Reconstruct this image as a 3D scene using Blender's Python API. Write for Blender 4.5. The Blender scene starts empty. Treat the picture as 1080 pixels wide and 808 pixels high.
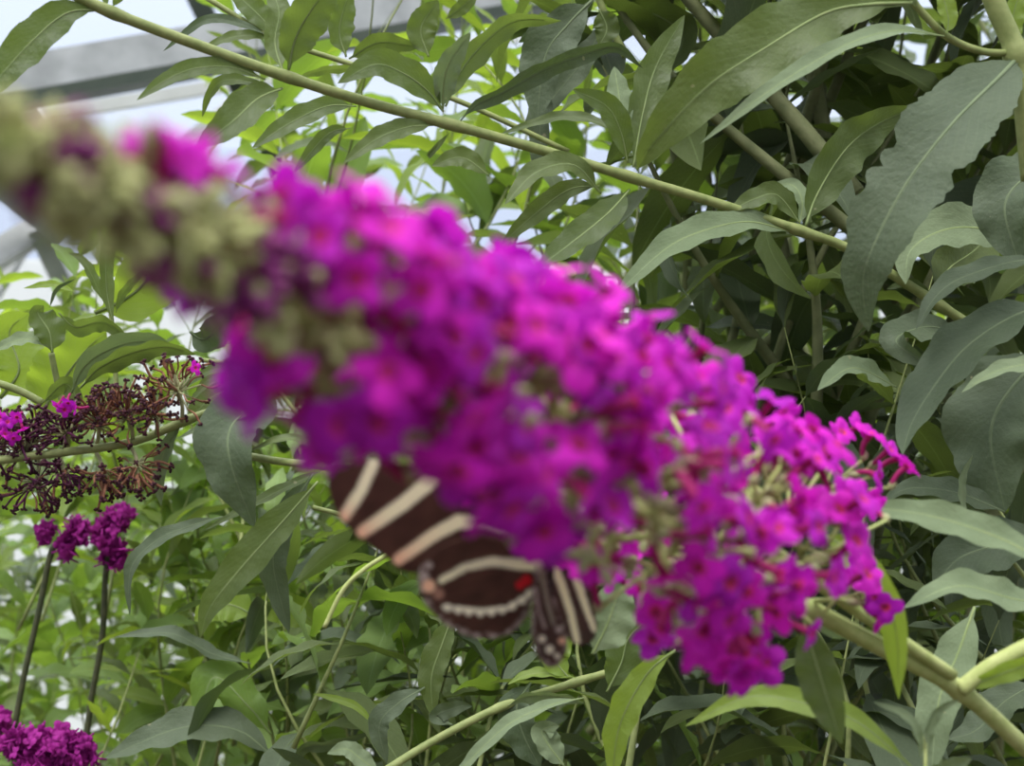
import bpy, math, random
from mathutils import Vector, Matrix, Quaternion, noise

R = random.Random(7)
S = bpy.context.scene
COL = S.collection
PI = math.pi

# ------------------------------------------------------------------ camera
FPX = 1500.0                      # focal length in pixels of the 1080 x 808 frame
PITCH = math.radians(4)
CAM_POS = Vector((0, 0, 1.35))
cam_data = bpy.data.cameras.new('camera')
cam = bpy.data.objects.new('camera', cam_data)
COL.objects.link(cam)
cam.location = CAM_POS
cam.rotation_euler = (PI / 2 + PITCH, 0, 0)
CROT = cam.rotation_euler.to_matrix()
cam_data.sensor_width = 36
cam_data.lens = 36 * FPX / 1080
cam_data.clip_start = 0.01
cam_data.clip_end = 200
cam_data.dof.use_dof = True
cam_data.dof.focus_distance = 0.65
cam_data.dof.aperture_fstop = 14.5
S.camera = cam


def P(x, y, d):
    """the place at depth d metres that the photo shows at pixel x, y"""
    return CAM_POS + CROT @ Vector(((x - 540) / FPX * d, (404 - y) / FPX * d, -d))


def project(v):
    q = CROT.transposed() @ (v - CAM_POS)
    d = -q.z
    if d <= 1e-4:
        return (-9999, -9999, d)
    return (540 + q.x / d * FPX, 404 - q.y / d * FPX, d)


# ------------------------------------------------------------------ materials
def new_mat(name):
    m = bpy.data.materials.new(name)
    m.use_nodes = True
    nt = m.node_tree
    for n in list(nt.nodes):
        nt.nodes.remove(n)
    out = nt.nodes.new('ShaderNodeOutputMaterial')
    return m, nt, out


def N(nt, kind, **kw):
    n = nt.nodes.new(kind)
    for k, v in kw.items():
        setattr(n, k, v)
    return n


def math_node(nt, op, a, b=None, c=None):
    n = nt.nodes.new('ShaderNodeMath')
    n.operation = op
    for i, v in enumerate((a, b, c)):
        if v is None:
            continue
        if isinstance(v, (int, float)):
            n.inputs[i].default_value = v
        else:
            nt.links.new(v, n.inputs[i])
    return n.outputs[0]


def mix_rgb(nt, fac, a, b, blend='MIX'):
    n = nt.nodes.new('ShaderNodeMix')
    n.data_type = 'RGBA'
    n.blend_type = blend
    for sock, v in ((n.inputs[0], fac), (n.inputs[6], a), (n.inputs[7], b)):
        if isinstance(v, (int, float)):
            sock.default_value = v
        elif isinstance(v, tuple):
            sock.default_value = (v[0], v[1], v[2], 1)
        else:
            nt.links.new(v, sock)
    return n.outputs[2]


def leaf_material(name, dark, light, rib, through, tw=0.35, rough=0.5, spec=0.35):
    m, nt, out = new_mat(name)
    L = nt.links.new
    uv = N(nt, 'ShaderNodeUVMap', uv_map='leaf')
    sp = N(nt, 'ShaderNodeSeparateXYZ')
    L(uv.outputs[0], sp.inputs[0])
    au = math_node(nt, 'ABSOLUTE', math_node(nt, 'SUBTRACT', sp.outputs[0], 0.5))      # 0 at rib .. 0.5 at edge
    geo = N(nt, 'ShaderNodeNewGeometry')
    oi = N(nt, 'ShaderNodeObjectInfo')
    rnd = math_node(nt, 'FRACT', math_node(nt, 'ADD', geo.outputs['Random Per Island'], oi.outputs['Random']))
    tc = N(nt, 'ShaderNodeTexCoord')
    nz = N(nt, 'ShaderNodeTexNoise')
    nz.inputs['Scale'].default_value = 70
    nz.inputs['Detail'].default_value = 5
    L(tc.outputs['Object'], nz.inputs['Vector'])
    f = math_node(nt, 'ADD', math_node(nt, 'MULTIPLY', rnd, 0.65), math_node(nt, 'MULTIPLY', math_node(nt, 'SUBTRACT', nz.outputs['Fac'], 0.3), 0.9))
    base = mix_rgb(nt, f, dark, light)
    # side veins: thin lines slanting from the midrib
    vv = math_node(nt, 'SUBTRACT', math_node(nt, 'MULTIPLY', sp.outputs[1], 17), math_node(nt, 'MULTIPLY', au, 9))
    tri = math_node(nt, 'ABSOLUTE', math_node(nt, 'SUBTRACT', math_node(nt, 'FRACT', vv), 0.5))
    vein = math_node(nt, 'MULTIPLY', math_node(nt, 'LESS_THAN', tri, 0.055), 0.3)
    base = mix_rgb(nt, vein, base, rib)
    ribf = math_node(nt, 'MULTIPLY', math_node(nt, 'LESS_THAN', au, 0.022), 0.8)
    base = mix_rgb(nt, ribf, base, rib)
    # small pale scars
    sn = N(nt, 'ShaderNodeTexNoise')
    sn.inputs['Scale'].default_value = 130
    L(tc.outputs['Object'], sn.inputs['Vector'])
    scar = math_node(nt, 'MULTIPLY', math_node(nt, 'GREATER_THAN', sn.outputs['Fac'], 0.755), 0.6)
    base = mix_rgb(nt, scar, base, (0.42, 0.38, 0.22))
    pr = N(nt, 'ShaderNodeBsdfPrincipled')
    L(base, pr.inputs['Base Color'])
    pr.inputs['Roughness'].default_value = rough
    pr.inputs['Specular IOR Level'].default_value = spec
    bump = N(nt, 'ShaderNodeBump')
    bump.inputs['Strength'].default_value = 0.5
    bump.inputs['Distance'].default_value = 0.001
    hn = N(nt, 'ShaderNodeTexNoise')
    hn.inputs['Scale'].default_value = 350
    L(tc.outputs['Object'], hn.inputs['Vector'])
    h = math_node(nt, 'ADD', math_node(nt, 'MULTIPLY', math_node(nt, 'LESS_THAN', tri, 0.12), -0.5), hn.outputs['Fac'])
    L(h, bump.inputs['Height'])
    L(bump.outputs[0], pr.inputs['Normal'])
    tr = N(nt, 'ShaderNodeBsdfTranslucent')
    tcol = mix_rgb(nt, math_node(nt, 'MULTIPLY', rnd, 0.6), through, tuple(c * 0.55 for c in through))
    tcol = mix_rgb(nt, vein, tcol, tuple(c * 0.5 for c in through))
    L(tcol, tr.inputs['Color'])
    mx = N(nt, 'ShaderNodeMixShader')
    mx.inputs[0].default_value = tw
    L(pr.outputs[0], mx.inputs[1])
    L(tr.outputs[0], mx.inputs[2])
    L(mx.outputs[0], out.inputs[0])
    return m


def plain_material(name, c1, c2, rough=0.55, spec=0.3, scale=80, translucent=0.0, bump=0.2, metallic=0.0, stretch=None):
    m, nt, out = new_mat(name)
    L = nt.links.new
    tc = N(nt, 'ShaderNodeTexCoord')
    nz = N(nt, 'ShaderNodeTexNoise')
    nz.inputs['Scale'].default_value = scale
    nz.inputs['Detail'].default_value = 5
    if stretch:
        mp = N(nt, 'ShaderNodeMapping')
        mp.inputs['Scale'].default_value = stretch
        L(tc.outputs['Object'], mp.inputs[0])
        L(mp.outputs[0], nz.inputs['Vector'])
    else:
        L(tc.outputs['Object'], nz.inputs['Vector'])
    ramp = N(nt, 'ShaderNodeMapRange')
    ramp.inputs[1].default_value = 0.3
    ramp.inputs[2].default_value = 0.7
    L(nz.outputs['Fac'], ramp.inputs[0])
    col = mix_rgb(nt, ramp.outputs[0], c1, c2)
    pr = N(nt, 'ShaderNodeBsdfPrincipled')
    L(col, pr.inputs['Base Color'])
    pr.inputs['Roughness'].default_value = rough
    pr.inputs['Specular IOR Level'].default_value = spec
    pr.inputs['Metallic'].default_value = metallic
    if bump:
        bp = N(nt, 'ShaderNodeBump')
        bp.inputs['Strength'].default_value = bump
        bp.inputs['Distance'].default_value = 0.002
        L(nz.outputs['Fac'], bp.inputs['Height'])
        L(bp.outputs[0], pr.inputs['Normal'])
    if translucent:
        tr = N(nt, 'ShaderNodeBsdfTranslucent')
        L(col, tr.inputs['Color'])
        mx = N(nt, 'ShaderNodeMixShader')
        mx.inputs[0].default_value = translucent
        L(pr.outputs[0], mx.inputs[1])
        L(tr.outputs[0], mx.inputs[2])
        L(mx.outputs[0], out.inputs[0])
    else:
        L(pr.outputs[0], out.inputs[0])
    return m


def petal_material():
    """magenta lobes around a small orange-red throat; u of the uv is the radius"""
    m, nt, out = new_mat('petal_magenta')
    L = nt.links.new
    uv = N(nt, 'ShaderNodeUVMap', uv_map='leaf')
    sp = N(nt, 'ShaderNodeSeparateXYZ')
    L(uv.outputs[0], sp.inputs[0])
    geo = N(nt, 'ShaderNodeNewGeometry')
    oi = N(nt, 'ShaderNodeObjectInfo')
    rnd = math_node(nt, 'FRACT', math_node(nt, 'ADD', geo.outputs['Random Per Island'], oi.outputs['Random']))
    mag = mix_rgb(nt, rnd, (0.76, 0.018, 0.56), (0.46, 0.014, 0.48))
    eye = N(nt, 'ShaderNodeMapRange')
    eye.inputs[1].default_value = 0.16
    eye.inputs[2].default_value = 0.34
    L(sp.outputs[0], eye.inputs[0])
    col = mix_rgb(nt, eye.outputs[0], (0.70, 0.05, 0.06), mag)
    pr = N(nt, 'ShaderNodeBsdfPrincipled')
    L(col, pr.inputs['Base Color'])
    pr.inputs['Roughness'].default_value = 0.6
    pr.inputs['Specular IOR Level'].default_value = 0.2
    tr = N(nt, 'ShaderNodeBsdfTranslucent')
    L(col, tr.inputs['Color'])
    mx = N(nt, 'ShaderNodeMixShader')
    mx.inputs[0].default_value = 0.4
    L(pr.outputs[0], mx.inputs[1])
    L(tr.outputs[0], mx.inputs[2])
    L(mx.outputs[0], out.inputs[0])
    return m


def wing_material():
    m, nt, out = new_mat('wing_scales')
    L = nt.links.new
    at = N(nt, 'ShaderNodeAttribute', attribute_name='pattern')
    tc = N(nt, 'ShaderNodeTexCoord')
    nz = N(nt, 'ShaderNodeTexNoise')
    nz.inputs['Scale'].default_value = 900
    L(tc.outputs['Object'], nz.inputs['Vector'])
    col = mix_rgb(nt, math_node(nt, 'MULTIPLY', nz.outputs['Fac'], 0.16), at.outputs['Color'], (0.02, 0.012, 0.01))
    pr = N(nt, 'ShaderNodeBsdfPrincipled')
    L(col, pr.inputs['Base Color'])
    pr.inputs['Roughness'].default_value = 0.6
    pr.inputs['Specular IOR Level'].default_value = 0.25
    tr = N(nt, 'ShaderNodeBsdfTranslucent')
    L(col, tr.inputs['Color'])
    mx = N(nt, 'ShaderNodeMixShader')
    mx.inputs[0].default_value = 0.35
    L(pr.outputs[0], mx.inputs[1])
    L(tr.outputs[0], mx.inputs[2])
    L(mx.outputs[0], out.inputs[0])
    return m


def glazing_material(name, tint, clear, haze):
    m, nt, out = new_mat(name)
    L = nt.links.new
    a = N(nt, 'ShaderNodeBsdfTransparent')
    a.inputs[0].default_value = (*tint, 1)
    b = N(nt, 'ShaderNodeBsdfTranslucent')
    b.inputs[0].default_value = (*haze, 1)
    g = N(nt, 'ShaderNodeBsdfPrincipled')
    tc = N(nt, 'ShaderNodeTexCoord')
    nz = N(nt, 'ShaderNodeTexNoise')
    nz.inputs['Scale'].default_value = 2.2
    nz.inputs['Detail'].default_value = 6
    L(tc.outputs['Object'], nz.inputs['Vector'])
    col = mix_rgb(nt, nz.outputs['Fac'], haze, tuple(c * 0.85 for c in haze))
    L(col, g.inputs['Base Color'])
    L(col, b.inputs['Color'])
    g.inputs['Roughness'].default_value = 0.3
    m1 = N(nt, 'ShaderNodeMixShader')
    m1.inputs[0].default_value = 0.2
    L(b.outputs[0], m1.inputs[1])
    L(g.outputs[0], m1.inputs[2])
    m2 = N(nt, 'ShaderNodeMixShader')
    m2.inputs[0].default_value = clear
    L(m1.outputs[0], m2.inputs[1])
    L(a.outputs[0], m2.inputs[2])
    L(m2.outputs[0], out.inputs[0])
    return m


M = {
    'g': leaf_material('leaf_green', (0.058, 0.083, 0.026), (0.126, 0.160, 0.052), (0.19, 0.25, 0.09), (0.30, 0.42, 0.06), 0.30),
    'p': leaf_material('leaf_felted', (0.16, 0.205, 0.115), (0.23, 0.28, 0.16), (0.31, 0.38, 0.20), (0.26, 0.36, 0.10), 0.25, 0.8, 0.15),
    'y': leaf_material('leaf_young', (0.19, 0.27, 0.045), (0.27, 0.36, 0.08), (0.42, 0.48, 0.20), (0.45, 0.62, 0.05), 0.45),
    'b': leaf_material('leaf_bluish', (0.072, 0.098, 0.054), (0.120, 0.150, 0.086), (0.15, 0.19, 0.10), (0.14, 0.22, 0.04), 0.22, 0.6, 0.3),
    'm': leaf_material('leaf_meadow', (0.14, 0.23, 0.05), (0.26, 0.36, 0.11), (0.30, 0.42, 0.16), (0.36, 0.55, 0.05), 0.4),
    'stem': plain_material('stem_green', (0.20, 0.24, 0.075), (0.30, 0.33, 0.12), 0.55, 0.3, 200, stretch=(1, 1, 1)),
    'stem_pale': plain_material('stem_pale', (0.34, 0.39, 0.12), (0.47, 0.50, 0.20), 0.6, 0.2, 220),
    'stem_dark': plain_material('stem_dark', (0.05, 0.06, 0.03), (0.10, 0.10, 0.05), 0.6, 0.2, 200),
    'bark': plain_material('bark', (0.14, 0.16, 0.07), (0.22, 0.23, 0.11), 0.8, 0.2, 120, bump=0.5),
    'rib': plain_material('midrib', (0.20, 0.26, 0.095), (0.27, 0.32, 0.13), 0.6, 0.2, 150),
    'rib_dull': plain_material('midrib_dull', (0.13, 0.17, 0.085), (0.17, 0.21, 0.11), 0.6, 0.2, 150),
    'petal': petal_material(),
    'tube': plain_material('flower_tube', (0.34, 0.012, 0.11), (0.45, 0.03, 0.17), 0.6, 0.2, 300, translucent=0.25),
    'bud': plain_material('bud_green', (0.42, 0.44, 0.17), (0.58, 0.56, 0.27), 0.7, 0.2, 300, translucent=0.2),
    'bud_purple': plain_material('bud_purple', (0.22, 0.03, 0.17), (0.32, 0.07, 0.22), 0.7, 0.2, 300, translucent=0.2),
    'calyx': plain_material('calyx', (0.30, 0.33, 0.14), (0.42, 0.36, 0.22), 0.7, 0.2, 300),
    'spent': plain_material('spent_flower', (0.16, 0.055, 0.035), (0.30, 0.15, 0.085), 0.8, 0.15, 400),
    'spent_dark': plain_material('spent_purple', (0.05, 0.012, 0.03), (0.12, 0.02, 0.07), 0.7, 0.2, 400),
    'spent_tip': plain_material('spent_tip', (0.03, 0.012, 0.018), (0.09, 0.03, 0.04), 0.8, 0.15, 400),
    'far_petal': plain_material('far_petal', (0.26, 0.010, 0.18), (0.42, 0.03, 0.30), 0.7, 0.2, 500, translucent=0.25),
    'wing': wing_material(),
    'fur': plain_material('insect_body', (0.018, 0.012, 0.010), (0.05, 0.035, 0.025), 0.6, 0.3, 900),
    'fur_pale': plain_material('insect_band', (0.62, 0.55, 0.28), (0.7, 0.62, 0.36), 0.7, 0.2, 900),
    'steel': plain_material('galvanised_steel', (0.33, 0.335, 0.33), (0.52, 0.525, 0.52), 0.55, 0.5, 14, bump=0.15, metallic=0.25),
    'steel_green': plain_material('dark_green_steel', (0.045, 0.06, 0.045), (0.07, 0.085, 0.06), 0.5, 0.4, 20, bump=0.1),
    'alu': plain_material('white_aluminium', (0.60, 0.60, 0.57), (0.72, 0.72, 0.69), 0.4, 0.4, 10, bump=0.1),
    'soil': plain_material('soil', (0.035, 0.026, 0.016), (0.09, 0.07, 0.045), 0.95, 0.1, 12, bump=0.8),
    'glass': glazing_material('roof_glazing', (0.97, 0.985, 1.0), 0.93, (0.8, 0.84, 0.9)),
    'poly': glazing_material('milky_wall_panel', (0.98, 0.98, 0.97), 0.35, (0.93, 0.93, 0.89)),
}


# ------------------------------------------------------------------ mesh helpers
class MB:
    """collects shapes; build() links them as one mesh object"""

    def __init__(self):
        self.v, self.f, self.uv, self.mi = [], [], [], []

    def add(self, verts, faces, uvs=None, mi=0, mat=None):
        o = len(self.v)
        if mat is not None:
            verts = [mat @ Vector(p) for p in verts]
        self.v.extend(verts)
        self.f.extend([tuple(i + o for i in f) for f in faces])
        self.uv.extend(uvs if uvs is not None else [(0.5, 0.5)] * len(verts))
        self.mi.extend([mi] * len(faces))

    def mesh(self, name, mats, origin=None, smooth=True):
        me = bpy.data.meshes.new(name)
        org = origin or Vector((0, 0, 0))
        me.from_pydata([tuple(Vector(p) - org) for p in self.v], [], self.f)
        if not isinstance(mats, (list, tuple)):
            mats = [mats]
        for m in mats:
            me.materials.append(m)
        lay = me.uv_layers.new(name='leaf')
        li = [0] * len(me.loops)
        me.loops.foreach_get('vertex_index', li)
        flat = []
        for i in li:
            flat.extend(self.uv[i])
        lay.data.foreach_set('uv', flat)
        me.polygons.foreach_set('material_index', self.mi)
        me.polygons.foreach_set('use_smooth', [smooth] * len(me.polygons))
        me.update()
        return me

    def build(self, name, mats, parent=None, origin=None, smooth=True):
        """origin: world place that becomes the object's local zero (its parent's location)"""
        me = self.mesh(name, mats, origin, smooth)
        o = bpy.data.objects.new(name, me)
        COL.objects.link(o)
        if parent is not None:
            o.parent = parent
        return o


def catmull(pts, n):
    pts = [Vector(p) for p in pts]
    if len(pts) == 2:
        return [pts[0].lerp(pts[1], i / (n - 1)) for i in range(n)]
    ext = [pts[0] * 2 - pts[1]] + pts + [pts[-1] * 2 - pts[-2]]
    # even spacing by chord length
    seg = [(pts[i + 1] - pts[i]).length for i in range(len(pts) - 1)]
    tot = sum(seg)
    out = []
    for k in range(n):
        s = tot * k / (n - 1)
        i = 0
        while i < len(seg) - 1 and s > seg[i]:
            s -= seg[i]
            i += 1
        t = min(1, s / seg[i]) if seg[i] > 0 else 0
        p0, p1, p2, p3 = ext[i], ext[i + 1], ext[i + 2], ext[i + 3]
        out.append(0.5 * ((2 * p1) + (p2 - p0) * t + (2 * p0 - 5 * p1 + 4 * p2 - p3) * t * t + (3 * p1 - p0 - 3 * p2 + p3) * t ** 3))
    return out


def tube(mb, path, radii, sides=8, mi=0, knots=()):
    """round tapering tube along a path of points with closed ends"""
    n = len(path)
    if isinstance(radii, (int, float)):
        radii = [radii] * n
    v, f = [], []
    t0 = (path[1] - path[0]).normalized()
    ref = t0.orthogonal().normalized()
    for i in range(n):
        t = (path[min(i + 1, n - 1)] - path[max(i - 1, 0)])
        t = t.normalized() if t.length > 1e-9 else t0
        ref = (ref - t * ref.dot(t))
        ref = ref.normalized() if ref.length > 1e-6 else t.orthogonal().normalized()
        bi = t.cross(ref)
        for k in range(sides):
            a = 2 * PI * k / sides
            v.append(path[i] + (ref * math.cos(a) + bi * math.sin(a)) * radii[i])
    for i in range(n - 1):
        for k in range(sides):
            k2 = (k + 1) % sides
            f.append((i * sides + k, i * sides + k2, (i + 1) * sides + k2, (i + 1) * sides + k))
    v.append(path[0]); v.append(path[-1])
    a, b = len(v) - 2, len(v) - 1
    for k in range(sides):
        f.append((a, (k + 1) % sides, k))
        f.append((b, (n - 1) * sides + k, (n - 1) * sides + (k + 1) % sides))
    mb.add(v, f, None, mi)


def blob(mb, c, axis, length, rad, mi=0, sides=7, rings=5, power=0.7):
    """small ellipsoid / bud with its long axis along axis"""
    ax = axis.normalized()
    path, rr = [], []
    for i in range(rings + 1):
        t = i / rings
        path.append(c + ax * (t - 0.5) * length)
        rr.append(max(rad * 0.12, rad * math.sin(PI * (0.04 + 0.92 * t)) ** power))
    tube(mb, path, rr, sides, mi)


def box_between(mb, a, b, w, h, up, mi=0):
    """rectangular bar from a to b"""
    t = (b - a).normalized()
    s = t.cross(up).normalized()
    u = s.cross(t).normalized()
    v = []
    for p in (a, b):
        for sx, sy in ((-1, -1), (1, -1), (1, 1), (-1, 1)):
            v.append(p + s * sx * w / 2 + u * sy * h / 2)
    f = [(0, 3, 2, 1), (4, 5, 6, 7), (0, 1, 5, 4), (1, 2, 6, 5), (2, 3, 7, 6), (3, 0, 4, 7)]
    mb.add(v, f, None, mi)


def width_profile(t, tail=0.07):
    if t < tail:
        return 0.06 + 0.05 * t / tail
    q = (t - tail) / (1 - tail)
    w = (q ** 0.62) * ((1 - q) ** 0.85) / 0.4256
    return max(0.06 * (1 - q) + 0.004, min(1.0, w))


def leaf_surface(mb, spine, width, normals, fold=0.25, wave=0.05, ser=0.03, seed=0, mi=0, cols=4, tail=0.07, nwave=4, bites=()):
    """a lanceolate blade along spine; normals gives the face direction at each spine point"""
    n = len(spine)
    rr = random.Random(seed)
    ph1, ph2 = rr.uniform(0, 6.28), rr.uniform(0, 6.28)
    v, f, uv = [], [], []
    for i in range(n):
        t = i / (n - 1)
        tg = (spine[min(i + 1, n - 1)] - spine[max(i - 1, 0)]).normalized()
        nn = normals[i]
        nn = (nn - tg * nn.dot(tg)).normalized()
        sd = tg.cross(nn)
        w = width * 0.5 * width_profile(t, tail)
        for j in range(-cols, cols + 1):
            u = j / cols
            ww = w
            if abs(j) == cols and t > tail:
                ww = w * (1 + ser * rr.uniform(-1.0, 1.0) + 0.05 * noise.noise(Vector((t * 7, seed * 1.7 + (5 if j > 0 else 0), 0))))
            for bs, bt, bw, bd in bites:
                if bs * u > 0:
                    ww *= 1 - bd * abs(u) * math.exp(-((t - bt) / bw) ** 2)
            env = min(1, 4 * t) * min(1, 3.0 * (1 - t))
            wv = wave * width * env * u * u * math.sin(nwave * 2 * PI * t + (ph1 if u > 0 else ph2))
            dz = fold * abs(u) ** 1.3 * w + wv
            v.append(spine[i] + sd * u * ww + nn * dz)
            uv.append((0.5 + 0.5 * u, t))
    c = 2 * cols + 1
    for i in range(n - 1):
        for j in range(c - 1):
            f.append((i * c + j, i * c + j + 1, (i + 1) * c + j + 1, (i + 1) * c + j))
    mb.add(v, f, uv, mi)


# ------------------------------------------------------------------ things
def thing(name, label, cat, loc, group=None):
    o = bpy.data.objects.new(name, None)
    COL.objects.link(o)
    o.empty_display_size = 0.02
    o.location = loc
    o['label'] = label
    o['category'] = cat
    if group:
        o['group'] = group
    return o


def struct(name, mb, mat, smooth=False):
    o = mb.build(name, mat, smooth=smooth)
    o['kind'] = 'structure'
    return o


SEED = [100]


def traced_leaf(parent, pts, d, width, roll=(0, 0), mat='g', fold=0.25, wave=0.07, ser=0.045, rib=None, label=None, n=30, tail=0.07, nwave=4, bites=()):
    """leaf whose midrib runs through pixel points at depth d (one number, (start, end) or a list) with a width in pixels"""
    k = len(pts)
    if isinstance(d, (int, float)):
        ds = [d] * k
    elif len(d) == k:
        ds = list(d)
    else:
        ds = [d[0] + (d[1] - d[0]) * i / (k - 1) for i in range(k)]
    sp = catmull([P(x, y, q) for (x, y), q in zip(pts, ds)], n)
    dm = sum(ds) / k
    if isinstance(roll, (int, float)):
        roll = (roll, roll)
    SEED[0] += 1
    nrm = []
    for i, p in enumerate(sp):
        tg = (sp[min(i + 1, n - 1)] - sp[max(i - 1, 0)]).normalized()
        vw = (CAM_POS - p).normalized()
        sd = tg.cross(vw)
        sd = sd.normalized() if sd.length > 1e-4 else Vector((1, 0, 0))
        n0 = sd.cross(tg).normalized()
        a = math.radians(roll[0] + (roll[1] - roll[0]) * i / (n - 1))
        nrm.append(n0 * math.cos(a) + sd * math.sin(a))
    mb = MB()
    leaf_surface(mb, sp, width / FPX * dm, nrm, fold, wave, ser, SEED[0], 0, 4, tail, nwave, bites)
    o = mb.build('leaf', M[mat], parent, parent.location)
    if label:
        o['label'] = label
    if rib is None:
        rib = width >= 18
    if rib:
        m2 = MB()
        r0 = width / FPX * dm * 0.030
        q = int(n * 0.93)
        pth = [sp[i] - nrm[i] * r0 * 0.25 for i in range(q)]
        tube(m2, pth, [max(r0 * (1 - 0.85 * i / q), 0.00015) for i in range(q)], 6)
        m2.build('midrib', M['rib_dull' if mat == 'b' else 'rib'], o, parent.location)
    return o


def traced_stem(parent, pts, d, r_px, mat='stem', name='stem', nodes=(), n=None, taper=None):
    k = len(pts)
    ds = [d] * k if isinstance(d, (int, float)) else (list(d) if len(d) == k else [d[0] + (d[1] - d[0]) * i / (k - 1) for i in range(k)])
    n = n or max(8, 6 * k)
    path = catmull([P(x, y, q) for (x, y), q in zip(pts, ds)], n)
    dm = sum(ds) / k
    r = r_px / FPX * dm
    rad = []
    for i, p in enumerate(path):
        t = i / (n - 1)
        q = r * (1 + (taper - 1) * t) if taper else r
        x, y, _ = project(p)
        for nx, ny in nodes:
            dd = math.hypot(x - nx, y - ny)
            q *= 1 + 0.35 * math.exp(-(dd / 9) ** 2)
        rad.append(q)
    mb = MB()
    tube(mb, path, rad, 10)
    return mb.build(name, M[mat], parent, parent.location)


# ================================================================== THE SETTING
# greenhouse: ground, far wall of milky panels under a band of clear glass, glazed roof, steel frame
YW = 4.0                      # the far wall
mb = MB()
mb.add([Vector(p) for p in ((-6, -3, 0), (6, -3, 0), (6, YW, 0), (-6, YW, 0), (-6, -3, -0.1), (6, -3, -0.1), (6, YW, -0.1), (-6, YW, -0.1))],
       [(0, 1, 2, 3), (7, 6, 5, 4), (0, 4, 5, 1), (1, 5, 6, 2), (2, 6, 7, 3), (3, 7, 4, 0)])
struct('floor', mb, M['soil'])


def slab(a, b, c, d, th):
    n = (b - a).cross(d - a).normalized() * th
    m = MB()
    m.add([a, b, c, d, a + n, b + n, c + n, d + n], [(0, 1, 2, 3), (7, 6, 5, 4), (0, 4, 5, 1), (1, 5, 6, 2), (2, 6, 7, 3), (3, 7, 4, 0)])
    return m


ZE = 2.30                     # eave height
ZB = 1.98                     # top of the milky panels
struct('wall_back', slab(Vector((-6, YW, 0)), Vector((6, YW, 0)), Vector((6, YW, ZB)), Vector((-6, YW, ZB)), 0.01), M['poly'])
struct('window_1', slab(Vector((-6, YW, ZB)), Vector((6, YW, ZB)), Vector((6, YW, ZE)), Vector((-6, YW, ZE)), 0.006), M['glass'])
struct('ceiling', slab(Vector((-6, YW, ZE)), Vector((6, YW, ZE)), Vector((6, -3, ZE + 2.2)), Vector((-6, -3, ZE + 2.2)), 0.006), M['glass'])

UP = Vector((0, 0, 1))


def bar(name, a, b, w, h, mat, up=UP):
    m = MB()
    box_between(m, a, b, w, h, up)
    return struct(name, m, M[mat])


# truss girder across the upper left: grey face with a dark green bar under it
g0, g1 = P(-160, 114, 2.9), P(760, -49, 3.6)
g0 = g0 - (g1 - g0) * 1.3        # it runs on out of the frame
bar('trim_1', g0, g1, 0.06, 0.080, 'steel')
off = UP * -0.053
bar('trim_2', g0 + off, g1 + off, 0.075, 0.026, 'steel_green')
# thin white glazing rail under it
r0, r1 = P(-60, 140, 3.3), P(620, 26, 3.9)
bar('trim_3', r0 - (r1 - r0) * 1.5, r1, 0.03, 0.03, 'alu')
# rafters and struts of the frame
bar('trim_4', P(190, -40, 3.2), P(300, 190, 3.5), 0.045, 0.045, 'steel_green', Vector((0, 1, 0)))
bar('trim_5', P(10, 90, 3.1), P(180, 320, 3.6), 0.04, 0.04, 'alu', Vector((0, 1, 0)))
bar('trim_6', P(-50, 155, 3.2), P(66, 248, 3.4), 0.05, 0.05, 'steel', Vector((0, 1, 0)))
bar('trim_7', P(-60, 305, 3.3), P(100, 205, 3.5), 0.06, 0.05, 'steel', Vector((0, 1, 0)))
bar('trim_8', P(-30, 345, 3.5), P(36, 240, 3.6), 0.035, 0.035, 'steel', Vector((0, 1, 0)))
bar('trim_9', P(40, 240, 3.4), P(90, 345, 3.5), 0.045, 0.045, 'steel', Vector((0, 1, 0)))
bar('trim_10', P(150, 190, 3.5), P(330, 40, 3.7), 0.03, 0.03, 'alu', Vector((0, 1, 0)))

# ================================================================== LEAF POOL (for the bushes)


def pool_leaf(seed, w=0.27):
    """unit leaf along +Y, face up +Z, drooping"""
    rr = random.Random(seed)
    n = 14
    bend = rr.uniform(0.1, 0.9)
    side = rr.uniform(-0.25, 0.25)
    pts, a, b = [Vector((0, 0, 0))], rr.uniform(0.0, 0.35), 0.0
    for i in range(n - 1):
        st = 1 / (n - 1)
        pts.append(pts[-1] + Vector((math.sin(b) * st, math.cos(a) * math.cos(b) * st, math.sin(a) * st)))
        a -= bend * 1.5 * st * 1.2
        b += side * st * 2
    mb = MB()
    tw = rr.uniform(-0.5, 0.5)
    nrm = [Vector((math.sin(tw * i / n), 0, 1)) for i in range(n)]
    leaf_surface(mb, pts, w * rr.uniform(0.85, 1.15), nrm, rr.uniform(0.1, 0.45), 0.06, 0.03, seed, 0, 2, 0.06, 3)
    return mb


POOLS = {}
for key in 'gpybm':
    POOLS[key] = []
    for i in range(9):
        w = 0.42 if key == 'm' else (0.24 if key == 'y' else 0.27)
        q = pool_leaf(1000 + i * 7 + ord(key), w)
        POOLS[key].append((q, q.mesh('leaf_blade', M[key])))


def frame(loc, ydir, up, scale):
    y = ydir.normalized()
    x = y.cross(up)
    x = x.normalized() if x.length > 1e-4 else Vector((1, 0, 0))
    z = x.cross(y)
    m = Matrix((x, y, z)).transposed().to_4x4()
    return Matrix.Translation(loc) @ m @ Matrix.Diagonal((scale, scale, scale, 1))


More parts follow.
